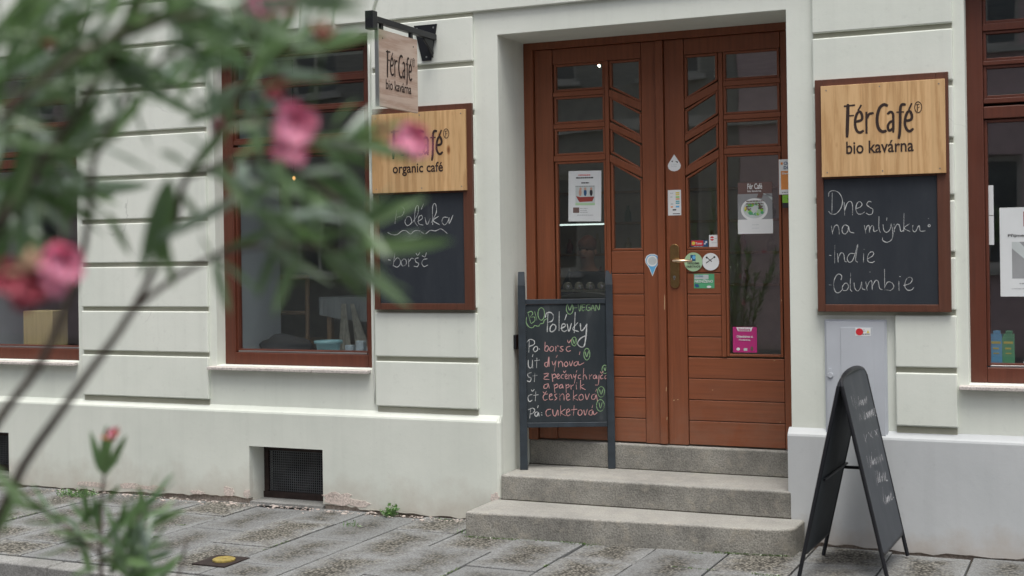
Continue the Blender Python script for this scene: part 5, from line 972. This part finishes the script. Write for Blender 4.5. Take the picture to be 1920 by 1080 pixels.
weed((-3.50, -.36, 0), 12, .03, .05, 'tiny weed in the joint left of the lowest step', 4, True)
MOSS = leafmat('moss', (.05, .10, .025), (.10, .15, .05), (.08, .10, .05))
q = MB(); rr = random.Random(13)
def mossline(x0, y0, x1, y1, n, sp=.012):
    for _ in range(n):
        t = rr.random(); x = x0 + (x1 - x0) * t + rr.gauss(0, sp); y = y0 + (y1 - y0) * t + rr.gauss(0, sp); s = rr.uniform(.003, .010); z = rr.uniform(.000, .004)
        a = rr.uniform(0, 6.28); q.poly([(x, y, z - .003), (x + s * math.cos(a), y + s * math.sin(a), z + s * .7), (x + s * math.cos(a + 1.3), y + s * math.sin(a + 1.3), z + s * .4)])
mossline(-3.45, -.445, -2.72, -.395, 420); mossline(-2.85, -.41, -2.65, -.40, 160, .02); mossline(-2.0, -.345, -1.60, -.30, 420, .012)
for _ in range(26):
    i = rr.randrange(len(cols)); x = cols[i]
    if not -7 < x < -1.2: continue
    y = rr.uniform(-1.6, -.1); mossline(x, y, x, y - rr.uniform(.05, .3), 40, .004)
for _ in range(14):
    x = rr.uniform(-6.5, -1.5); y = rr.choice([-.05, -.40, -.75, -1.1, -1.45]); mossline(x, y, x + rr.uniform(.04, .14), y, 30, .006)
tag(obj('moss', q, MOSS), 'green moss growing in the slab joints and under the lowest step', 'moss', kind='stuff')
q = MB(); rr = random.Random(14)     # crumbs of fallen plaster along the wall foot
for _ in range(420):
    x = rr.uniform(-7, -3.5); y = -abs(rr.gauss(0, .05)) - .005; s = rr.uniform(.002, .012) if rr.random() < .9 else rr.uniform(.012, .024)
    a = rr.uniform(0, 3); q.prism([(s * math.cos(a + k * 1.57) * rr.uniform(.5, 1), s * math.sin(a + k * 1.57) * rr.uniform(.4, 1)) for k in range(4)], lambda u, v, w: Vector((x + u, y + v, w)), .0, s * .3)
tag(obj('plaster_crumbs', q, PEEL), 'pale crumbs of fallen plaster lying along the foot of the wall', 'crumbs', kind='stuff')

# ------------------------------------------------------------------ the other side of the street (reflected in the panes)
PNKW = plaster('pink_facade', (.78, .60, .62), (.82, .66, .67)); GRW = plaster('grey_facade', (.36, .37, .35), (.42, .43, .40)); WHW = plaster('white_trim', (.66, .66, .62), (.72, .72, .68))
OG = plain('far_glass', (.16, .18, .19), .08, var=.3, scale=.8)
def house(x0, x1, mat, label, hgt):
    e = empty('street_house', ((x0 + x1) / 2, -13.5, 0), label, 'house', 'houses across the street'); Yh = -13.4; n = int((x1 - x0) / 2.2); hl = []
    for i in range(n):
        cx = x0 + (i + .5) * (x1 - x0) / n
        for z in (1.3, 4.6, 7.8):
            if z + 1.9 < hgt: hl.append((cx - .5, cx + .5, z, z + 1.7))
    q = MB(); sheet(q, (x0, x1), (-.1, hgt), hl, Yh, Yh - .35); q.box(x0, x1, Yh - 6, Yh - 5.9, -.1, hgt); q.box(x0, x0 + .1, Yh - 5.9, Yh - .35, -.1, hgt); q.box(x1 - .1, x1, Yh - 5.9, Yh - .35, -.1, hgt); obj('wall', q, mat, e)
    q = MB(); q.box(x0 - .05, x1 + .05, Yh - 6, Yh + .30, hgt, hgt + .3); obj('roof', q, WHW, e)
    for a, c, z0, z1 in hl:
        q = MB(); q.box(a, c, Yh - .16, Yh - .10, z0, z0 + .08); q.box(a, c, Yh - .16, Yh - .10, z1 - .08, z1); q.box(a, a + .08, Yh - .16, Yh - .10, z0 + .08, z1 - .08); q.box(c - .08, c, Yh - .16, Yh - .10, z0 + .08, z1 - .08); q.box((a + c) / 2 - .03, (a + c) / 2 + .03, Yh - .155, Yh - .105, z0 + .08, z1 - .08)
        w_ = obj('window', q, WHW, e); q = MB(); q.box(a + .08, c - .08, Yh - .14, Yh - .13, z0 + .08, z1 - .08); obj('pane', q, OG, w_); q = MB(); q.box(a - .1, c + .1, Yh, Yh + .12, z0 - .08, z0); obj('sill', q, WHW, w_)
    q = MB(); q.box(x0, x1, Yh, Yh + .10, 3.7, 3.9); obj('cornice', q, WHW, e)
house(-5.6, 7.5, PNKW, 'pink plastered house across the street, reflected in the right door leaf', 9.6)
house(-16.8, -5.61, GRW, 'grey plastered house across the street, reflected in the left door leaf', 10.5)
house(-28, -16.9, PNKW, 'farther pink house down the street, reflected in the windows', 9.0)

# ------------------------------------------------------------------ oleanders
LEAF = leafmat('oleander_leaf', (.045, .105, .050), (.145, .235, .100), (.26, .33, .27))
BARK = plain('oleander_bark', (.13, .105, .085), .8, var=.3, scale=30, bump=.4); GST = plain('green_stem', (.10, .17, .06), .6)
PETAL = plain('oleander_petal', (.93, .33, .47), .6, var=.25, scale=25); PETAL2 = plain('faded_petal', (.36, .07, .10), .7, var=.3, scale=25); BUD = plain('bud', (.30, .07, .06), .6, var=.3, scale=30)
m_, ns, lk, b_ = PETAL, PETAL.node_tree.nodes, PETAL.node_tree.links, PETAL.node_tree.nodes['Principled BSDF']
b_.inputs['Subsurface Weight'].default_value = .25; b_.inputs['Subsurface Radius'].default_value = (.02, .008, .008)
def leafmesh(seed):
    rr = random.Random(seed); n = 7; v = []; f = []; bend = rr.uniform(-.10, .22); tw = rr.uniform(-.3, .3)
    for i in range(n + 1):
        t = i / n; w = .095 * math.sin(math.pi * min(1, t * .98 + .02)) ** .62 * (1 - .25 * t) if 0 < i < n else .006
        z = bend * t * t; c, s = math.cos(tw * t), math.sin(tw * t)
        for k, a in enumerate((-1, 0, 1)): y = a * w; zz = z + abs(a) * w * .32; v.append((t, y * c - (zz - z) * s, z + y * s + (zz - z) * c))
    for i in range(n):
        for k in (0, 1): a = i * 3 + k; f.append((a, a + 3, a + 4, a + 1))
    me = bpy.data.meshes.new('leaf'); me.from_pydata(v, [], f); me.materials.append(LEAF)
    for p in me.polygons: p.use_smooth = True
    return me
LM = [leafmesh(i) for i in range(6)]
def lmat(base, tip, nrm, wid=1.0):
    d = tip - base; L = d.length; x = d / L; z = (nrm - x * nrm.dot(x)); z = z.normalized() if z.length > 1e-4 else x.orthogonal().normalized(); y = z.cross(x)
    m = Matrix(((x.x, y.x, z.x, 0), (x.y, y.y, z.y, 0), (x.z, y.z, z.z, 0), (0, 0, 0, 1))); return Matrix.Translation(base) @ m @ Matrix.Diagonal((L, L * wid, L, 1))
class Shrub:
    def __init__(s, base, label, seed): s.rr = random.Random(seed); s.e = empty('oleander_shrub', base, label, 'shrub', 'oleanders in planters'); s.leaves = []; s.stems = []; s.keep = []
    def stem(s, pts, r0, r1, mat=BARK, own=True):
        pts = [Vector(p) for p in pts]; n = len(pts); rad = [r0 + (r1 - r0) * i / (n - 1) for i in range(n)]; fine = []
        for i in range(n - 1):
            for j in range(4):
                t = j / 4; a = pts[max(i - 1, 0)]; b = pts[i]; c = pts[i + 1]; d = pts[min(i + 2, n - 1)]; fine.append((.5 * (2 * b + (c - a) * t + (2 * a - 5 * b + 4 * c - d) * t * t + (3 * b - a - 3 * c + d) * t ** 3), rad[i] + (rad[i + 1] - rad[i]) * t))
        fine.append((pts[-1], rad[-1])); q = MB(); q.tube([p for p, _ in fine], [x for _, x in fine], 7)
        if own: obj('branch', q, mat, s.e, org=fine[0][0], smooth=True)
        else: s.stems.append((q, mat))
        return [p for p, _ in fine]
    def whorls(s, path, t0=.35, gap=.035, L=(.075, .12), keep=False, spread=(.5, 1.0)):
        rr = s.rr; acc = 0; tot = sum((b - a).length for a, b in zip(path, path[1:])); run = 0; nxt = tot * t0; ph = rr.uniform(0, 6)
        for a, b in zip(path, path[1:]):
            l = (b - a).length
            while nxt <= run + l and l > 0:
                p = a.lerp(b, (nxt - run) / l); d = (b - a).normalized(); u = d.orthogonal().normalized(); v = d.cross(u); ph += .5
                for k in range(3):
                    if rr.random() < .12: continue
                    an = ph + k * 2.09 + rr.uniform(-.3, .3); sp = rr.uniform(*spread) * (1.25 - .5 * nxt / tot); out = (u * math.cos(an) + v * math.sin(an)); di = (d * math.cos(sp) + out * math.sin(sp) + Vector((0, 0, -.12))).normalized()
                    ln = rr.uniform(*L); s.leaves.append((p, p + di * ln, (d * math.sin(sp) - out * math.cos(sp)) * -1 * -1, rr.uniform(.75, 1.05), keep))
                nxt += gap * rr.uniform(.8, 1.25)
            run += l
        p = path[-1]; d = (path[-1] - path[-2]).normalized()
        for k in range(4):
            w = Vector([rr.gauss(0, .35) for _ in range(3)]); s.leaves.append((p, p + (d + w).normalized() * rr.uniform(*L) * .85, Vector([rr.gauss(0, 1) for _ in range(3)]), rr.uniform(.7, 1), keep))
    def twig(s, p0, p1, r=.0028, **k):
        p0, p1 = Vector(p0), Vector(p1); m = (p0 + p1) / 2 + Vector([s.rr.gauss(0, .015) for _ in range(3)]); path = s.stem([p0, m, p1], r, r * .6, GST, own=False); s.whorls(path, **k)
    def leaf(s, base, tip, nrm, wid=1.0): s.leaves.append((Vector(base), Vector(tip), Vector(nrm), wid, True))
    def done(s, cap):
        s.leaves.sort(key=lambda l: (not l[4], (l[0] - CAM).length)); base = ORG[s.e.name]
        for i, (a, b, n, w, _) in enumerate(s.leaves[:cap]): inst('leaf', LM[i % 6], a, s.e, mat4=lmat(a, b, n, w))
        rest = s.leaves[cap:]
        if rest:
            q = MB()
            for i, (a, b, n, w, _) in enumerate(rest):
                M = lmat(a, b, n, w); me = LM[i % 6]; k = len(q.v); q.v += [tuple(M @ v.co) for v in me.vertices]; q.f += [[k + j for j in p.vertices] for p in me.polygons]; q.m += [0] * len(me.polygons)
            me = q.mesh('foliage', LEAF, base, True); ob = bpy.data.objects.new('foliage', me); COL.objects.link(ob); ob.parent = s.e; ORG[ob.name] = base; tag(ob, kind='stuff')
        for mat in (BARK, GST):
            q = MB()
            for t, m in s.stems:
                if m is mat: k = len(q.v); q.v += t.v; q.f += [[k + j for j in f_] for f_ in t.f]; q.m += t.m
            if q.v: obj('twigs', q, mat, s.e, smooth=True, kind='stuff')
    def flower(s, c, size, n=9, mat=PETAL, seed=1, droop=.0, face=None):
        rr = random.Random(seed); c = Vector(c); f = (face or (CAM - c)).normalized(); u = f.orthogonal().normalized(); v = f.cross(u); q = MB(); q.lathe([(.002, -.004), (.005, .0), (.003, .006)], (0, 0, 0), 8)
        q.v = [tuple(c + u * x + v * y + f * z) for x, y, z in q.v]; fo = obj('flower', q, BUD, s.e, org=c, smooth=True)
        for k in range(n):
            a = k * 2.4 + rr.uniform(-.3, .3); op = (.35 + .95 * (k / n)) + rr.uniform(-.15, .15); out = u * math.cos(a) + v * math.sin(a); di = f * math.cos(op) + out * math.sin(op); sd_ = f.cross(out).normalized(); up_ = sd_.cross(di); L = size * rr.uniform(.42, .56); q = MB(); m = 5
            for i in range(m + 1):
                t = i / m; w = L * .55 * (t ** .7) * (1.25 - .55 * t ** 3) if i else L * .05
                for j in range(5):
                    y = (j - 2) / 2; q.v.append(tuple(c + di * L * t * (1 - .08 * y * y) + sd_ * w * y + up_ * (L * (.22 * t * t - .18 * y * y * t) + rr.uniform(-.0012, .0012)) + Vector((0, 0, -droop * t * L))))
            for i in range(m):
                for j in range(4): a0 = i * 5 + j; q.f.append([a0, a0 + 5, a0 + 6, a0 + 1]); q.m.append(0)
            me = q.mesh('petal', mat, c, True); ob = bpy.data.objects.new('petal', me); COL.objects.link(ob); ob.parent = fo; ORG[ob.name] = c
    def bud(s, c, size, seed, mat=BUD):
        rr = random.Random(seed); c = Vector(c); q = MB()
        for k in range(7):
            d = Vector([rr.gauss(0, .5) for _ in range(3)]) + Vector((0, 0, .9)); d.normalize(); L = size * rr.uniform(.4, .7); q.tube([c, c + d * L * .5, c + d * L], [.0016, size * .075, .001], 6)
        obj('bud_cluster', q, mat, s.e, org=c, smooth=True)
def at(px, py, d): return CAM + (CR * ((px - 960) / FPX) + CU * (-(py - CYP) / FPX) + CF) * d
TOC = lambda p: (CAM - Vector(p))
SA = Shrub((-1.62, -6.15, .30), 'big pink flowering oleander shrub close by at the left, out of focus', 5)
b0 = Vector((-1.60, -6.20, .30))
rr = SA.rr
j1, j2, j3 = at(330, 410, 1.55), at(170, 300, 1.5), at(150, 200, 1.4)
pA = SA.stem([b0, at(-60, 1180, 1.75), at(20, 920, 1.70), at(130, 750, 1.62), at(250, 580, 1.58), at(330, 410, 1.55)], .008, .0036)
pB = SA.stem([b0, at(-120, 1010, 1.75), at(-10, 800, 1.66), at(70, 690, 1.62), at(130, 560, 1.6), at(160, 450, 1.55), at(175, 300, 1.5)], .007, .0034)
pC = SA.stem([b0, at(-160, 760, 1.6), at(-60, 520, 1.5), at(40, 360, 1.42), at(150, 200, 1.4), at(230, 70, 1.36), at(300, -60, 1.32)], .009, .003)
pD = SA.stem([at(330, 410, 1.55), at(350, 330, 1.52), at(420, 230, 1.48), at(470, 120, 1.45), at(480, 20, 1.42)], .0045, .002)
pE = SA.stem([at(250, 580, 1.58), at(330, 520, 1.55), at(430, 470, 1.50), at(540, 460, 1.46), at(640, 470, 1.44)], .0042, .002)
pF = SA.stem([at(350, 330, 1.52), at(450, 300, 1.48), at(540, 310, 1.45), at(600, 350, 1.42), at(640, 385, 1.40)], .0042, .002)
pG = SA.stem([at(420, 230, 1.48), at(480, 225, 1.45), at(560, 265, 1.42), at(640, 262, 1.40)], .0035, .002)
pH = SA.stem([at(-80, 300, 1.35), at(80, 150, 1.33), at(230, 60, 1.32), at(380, 25, 1.31), at(520, 0, 1.30)], .004, .002)
SA.stem([b0, at(-200, 620, 1.5), at(-80, 300, 1.35)], .007, .004)
pI = SA.stem([at(175, 300, 1.5), at(210, 230, 1.48), at(250, 160, 1.46), at(330, 90, 1.42)], .004, .002)
for p, t0 in ((pD, .25), (pE, .45), (pF, .4), (pG, .45), (pH, .1), (pI, .1)): SA.whorls(p, t0=t0, gap=.062, keep=True, L=(.075, .12))
SA.whorls(pC, t0=.45, gap=.050, keep=True)
# leafy side twigs filling the top left corner and the middle
def fill(n, x0, x1, y0, y1, d0, d1, dx, dy, keep=True, ln=(60, 150)):
    for _ in range(n):
        x, y, d = rr.uniform(x0, x1), rr.uniform(y0, y1), rr.uniform(d0, d1); a = rr.uniform(*dx); l = rr.uniform(*ln); SA.twig(at(x, y, d), at(x + l * math.cos(a), y - l * math.sin(a), d + rr.uniform(-.08, .08)), t0=.1, gap=.036, keep=keep, L=(.075, .125))
fill(10, -60, 150, -20, 380, 1.30, 1.7, (-1.2, 1.4), None)
fill(3, -40, 100, 300, 420, 1.4, 1.75, (-1.6, .8), None, ln=(40, 100))
fill(3, 180, 380, -30, 40, 1.30, 1.5, (-1.0, .6), None, ln=(60, 120))
fill(1, 380, 560, 340, 450, 1.42, 1.6, (-1.3, .3), None, ln=(50, 100))
fill(2, 430, 560, 120, 260, 1.42, 1.6, (-.6, 1.5), None, ln=(40, 80))
fill(2, 210, 330, 110, 280, 1.42, 1.6, (-1.2, 1.5), None, ln=(40, 90))
# particular leaves
def L_(x0, y0, x1, y1, d=1.42, d1=None, w=1.0, n=None): SA.leaf(at(x0, y0, d), at(x1, y1, d1 or d), n or (TOC(at(x0, y0, d)).normalized() + Vector((rr.uniform(-.4, .4), 0, rr.uniform(0, .6)))), w)
for a in ((318, 330, 262, 520, 1.45), (325, 340, 290, 515, 1.47), (340, 360, 385, 430, 1.5), (300, 420, 330, 540, 1.5), (200, 395, 245, 480, 1.5), (640, 255, 770, 292, 1.40), (570, 262, 690, 262, 1.42), (600, 268, 720, 283, 1.40),
          (640, 440, 800, 370, 1.40), (660, 462, 850, 462, 1.40), (650, 430, 760, 370, 1.40), (600, 470, 690, 560, 1.44), (560, 465, 510, 590, 1.44), (520, 460, 480, 560, 1.45), (560, 330, 600, 450, 1.42), (640, 470, 700, 530, 1.42), (480, 380, 560, 470, 1.42),
          (400, 480, 425, 590, 1.45), (405, 300, 470, 410, 1.44), (430, 235, 350, 330, 1.44), (480, 130, 560, 70, 1.42), (470, 140, 400, 90, 1.42), (520, 330, 440, 400, 1.4), (500, 250, 440, 310, 1.4), (590, 330, 650, 300, 1.4), (470, 60, 380, 20, 1.4), (300, 10, 180, 90, 1.32), (310, 20, 420, 80, 1.32), (160, 60, 60, 160, 1.36), (120, 60, 10, 60, 1.36),
          (100, 300, 230, 250, 1.4), (70, 270, 20, 400, 1.4), (60, 80, 200, 20, 1.34), (190, 100, 330, 160, 1.38), (-20, 200, 110, 250, 1.34), (30, 350, 130, 440, 1.42), (140, 330, 120, 450, 1.45), (380, 100, 330, 210, 1.4), (0, 1000, 40, 905, 1.5), (-20, 870, 60, 960, 1.45)): L_(*a)
UPN = Vector((.2, -.3, 1.0))
for a in ((622, 238, 668, 182, 1.42), (610, 490, 672, 468, 1.42), (650, 490, 690, 470, 1.42), (475, 240, 440, 215, 1.42), (485, 335, 530, 325, 1.42), (420, 60, 500, 110, 1.4), (90, 235, 190, 170, 1.38), (20, 110, 90, 80, 1.34), (150, 250, 60, 240, 1.4), (400, 290, 330, 240, 1.42)): L_(*a, None, 1.15, UPN)
SA.flower(at(552, 225, 1.36), .052, 10, seed=1, droop=.25); SA.flower(at(540, 262, 1.39), .042, 8, seed=2, droop=.5)
SA.flower(at(775, 250, 1.34), .042, 8, seed=3, droop=.3); SA.flower(at(115, 478, 1.22), .050, 9, seed=4, droop=.4); SA.flower(at(112, 515, 1.24), .034, 6, seed=5, droop=.3)
SA.flower(at(495, 2, 1.30), .034, 6, seed=6); SA.flower(at(540, 5, 1.30), .030, 6, seed=7); SA.flower(at(520, 165, 1.46), .034, 6, mat=PETAL2, seed=8); SA.flower(at(22, 520, 1.20), .040, 8, mat=PETAL2, seed=9); SA.flower(at(58, 540, 1.22), .042, 9, mat=PETAL2, seed=10); SA.flower(at(405, 238, 1.46), .022, 5, seed=11)
SA.bud(at(605, 78, 1.36), .040, 1, plain('bud_rust', (.24, .09, .06), .7)); SA.bud(at(132, 95, 1.38), .045, 2, plain('bud_maroon', (.10, .02, .03), .7)); SA.bud(at(95, 95, 1.4), .03, 5); SA.bud(at(52, 512, 1.17), .035, 3, plain('bud_tan', (.42, .26, .17), .7)); SA.bud(at(720, 250, 1.36), .02, 4)
SA.stem([at(640, 262, 1.40), at(710, 258, 1.37), at(775, 252, 1.34)], .0018, .0012, GST); SA.stem([at(485, 230, 1.45), at(520, 240, 1.41), at(545, 235, 1.37)], .002, .0014, GST)
SA.stem([at(40, 360, 1.42), at(60, 440, 1.40), at(90, 500, 1.23)], .0025, .0015, GST)
SA.stem([at(560, 265, 1.42), at(590, 170, 1.40), at(605, 85, 1.36)], .002, .0012, GST); SA.stem([at(380, 25, 1.31), at(450, 10, 1.30), at(520, 2, 1.30)], .002, .0012, GST)
SA.stem([at(80, 150, 1.33), at(110, 120, 1.36), at(132, 98, 1.38)], .002, .0012, GST)
SA.done(292)
# the smaller oleander at the lower left
SB = Shrub((-2.02, -5.55, .30), 'small oleander with one budding tip at the lower left, out of focus', 12); rr = SB.rr; b1 = Vector((-2.0, -5.56, .30))
p1 = SB.stem([b1, at(200, 1200, 2.35), at(190, 1080, 2.3), at(190, 960, 2.3), at(195, 890, 2.28)], .005, .0025)
SB.stem([b1, at(300, 1190, 2.3), at(330, 1100, 2.28), at(350, 1010, 2.25)], .004, .002)
p3 = SB.stem([at(190, 1060, 2.3), at(240, 1000, 2.3), at(275, 950, 2.3)], .003, .0018); p4 = SB.stem([at(190, 1040, 2.3), at(140, 1000, 2.3), at(90, 960, 2.3)], .003, .0018)
def LB(x0, y0, x1, y1, d=2.3, w=1.05, n=None): SB.leaf(at(x0, y0, d), at(x1, y1, d + rr.uniform(-.03, .03)), n or (TOC(at(x0, y0, d)).normalized() + Vector((rr.uniform(-.5, .5), 0, rr.uniform(0, .5)))), w)
for a in ((192, 890, 198, 795), (196, 892, 245, 815), (188, 886, 170, 808), (194, 888, 210, 812), (200, 940, 230, 905), (262, 962, 350, 960), (280, 985, 345, 955), (275, 975, 255, 905), (165, 975, 155, 910), (150, 985, 200, 930), (150, 985, 95, 962), (185, 1000, 175, 925),
          (205, 1000, 300, 925), (190, 1010, 100, 1000), (180, 1030, 110, 1010), (200, 1040, 290, 1070), (215, 1060, 320, 1040), (190, 1060, 130, 1080), (205, 1080, 250, 1000), (170, 1080, 150, 1000), (230, 1090, 330, 1060), (240, 1000, 262, 930), (195, 1020, 230, 960), (290, 1080, 350, 1035), (225, 985, 245, 930), (175, 990, 130, 940)): LB(*a)
for a in ((196, 888, 240, 862), (170, 965, 182, 925), (270, 975, 320, 945), (160, 1000, 110, 1010), (185, 985, 178, 935), (300, 960, 330, 940)): LB(*a, 2.28, 1.2, UPN)
SB.whorls(p3, t0=.3, gap=.05, keep=True, L=(.06, .09)); SB.whorls(p4, t0=.3, gap=.05, keep=True, L=(.06, .09))
for _ in range(5): x = rr.uniform(110, 330); SB.twig(at(x, 1120, 2.3), at(x + rr.uniform(-50, 50), rr.uniform(1010, 1060), 2.3 + rr.uniform(-.1, .1)), t0=.2, gap=.03, keep=True, L=(.06, .095))
SB.stem([at(195, 888, 2.28), at(205, 850, 2.27), at(212, 828, 2.27)], .0016, .001, GST); SB.bud(at(213, 826, 2.27), .034, 7, plain('bud_salmon', (.62, .22, .12), .6)); SB.flower(at(208, 812, 2.27), .020, 5, seed=12); SB.bud(at(216, 812, 2.27), .02, 8)
SB.done(250)
# a third one outside the frame whose reflection stands in the right door pane
SC = Shrub((-3.85, -6.1, .30), 'tall flowering oleander further down, seen only as a reflection in the door glass', 31); rr = SC.rr; b2 = Vector((-3.85, -6.1, .30))
for k in range(15):
    a = k * 2.4; tip = b2 + Vector((math.cos(a) * rr.uniform(.2, .6), math.sin(a) * rr.uniform(.2, .45), rr.uniform(.8, 2.0))); mid = b2.lerp(tip, .55) + Vector((math.cos(a) * .08, math.sin(a) * .08, .15)); pth = SC.stem([b2 + Vector((math.cos(a) * .05, math.sin(a) * .05, -.02)), mid, tip], .008, .003); SC.whorls(pth, t0=.3, gap=.05, L=(.10, .15))
for k in range(7): a = rr.uniform(0, 6.28); SC.flower(b2 + Vector((math.cos(a) * .4, math.sin(a) * .3, rr.uniform(.7, 1.5))), .055, 7, seed=40 + k, face=Vector((.3, 1, .2)))
SC.done(0)
PLT = woodpaint('planter_wood', (.16, .11, .07), .7, axis='X'); SOIL = stone('soil', (.04, .03, .02), (.07, .05, .035), (.09, .07, .05), 120, .8)
for (x, y), lb in (((-1.60, -6.20), 'dark wooden planter under the big oleander'), ((-2.0, -5.56), 'dark wooden planter under the small oleander'), ((-3.85, -6.1), 'dark wooden planter under the reflected oleander')):
    e = empty('planter', (x, y, -.124), lb, 'planter', 'wooden planters'); w = .25
    for k in range(3):
        for s in (-1, 1):
            z = -.110 + k * .142
            q = MB(); q.box(x - w, x + w, y + s * w - .012, y + s * w + .012, z, z + .138); obj('plank', q, PLT, e, bevel=.003); q = MB(); q.box(x + s * w - .012, x + s * w + .012, y - w + .0125, y + w - .0125, z, z + .138); obj('plank', q, PLT, e, bevel=.003)
    q = MB(); q.box(x - w + .013, x + w - .013, y - w + .013, y + w - .013, -.124, .29); obj('soil', q, SOIL, e)
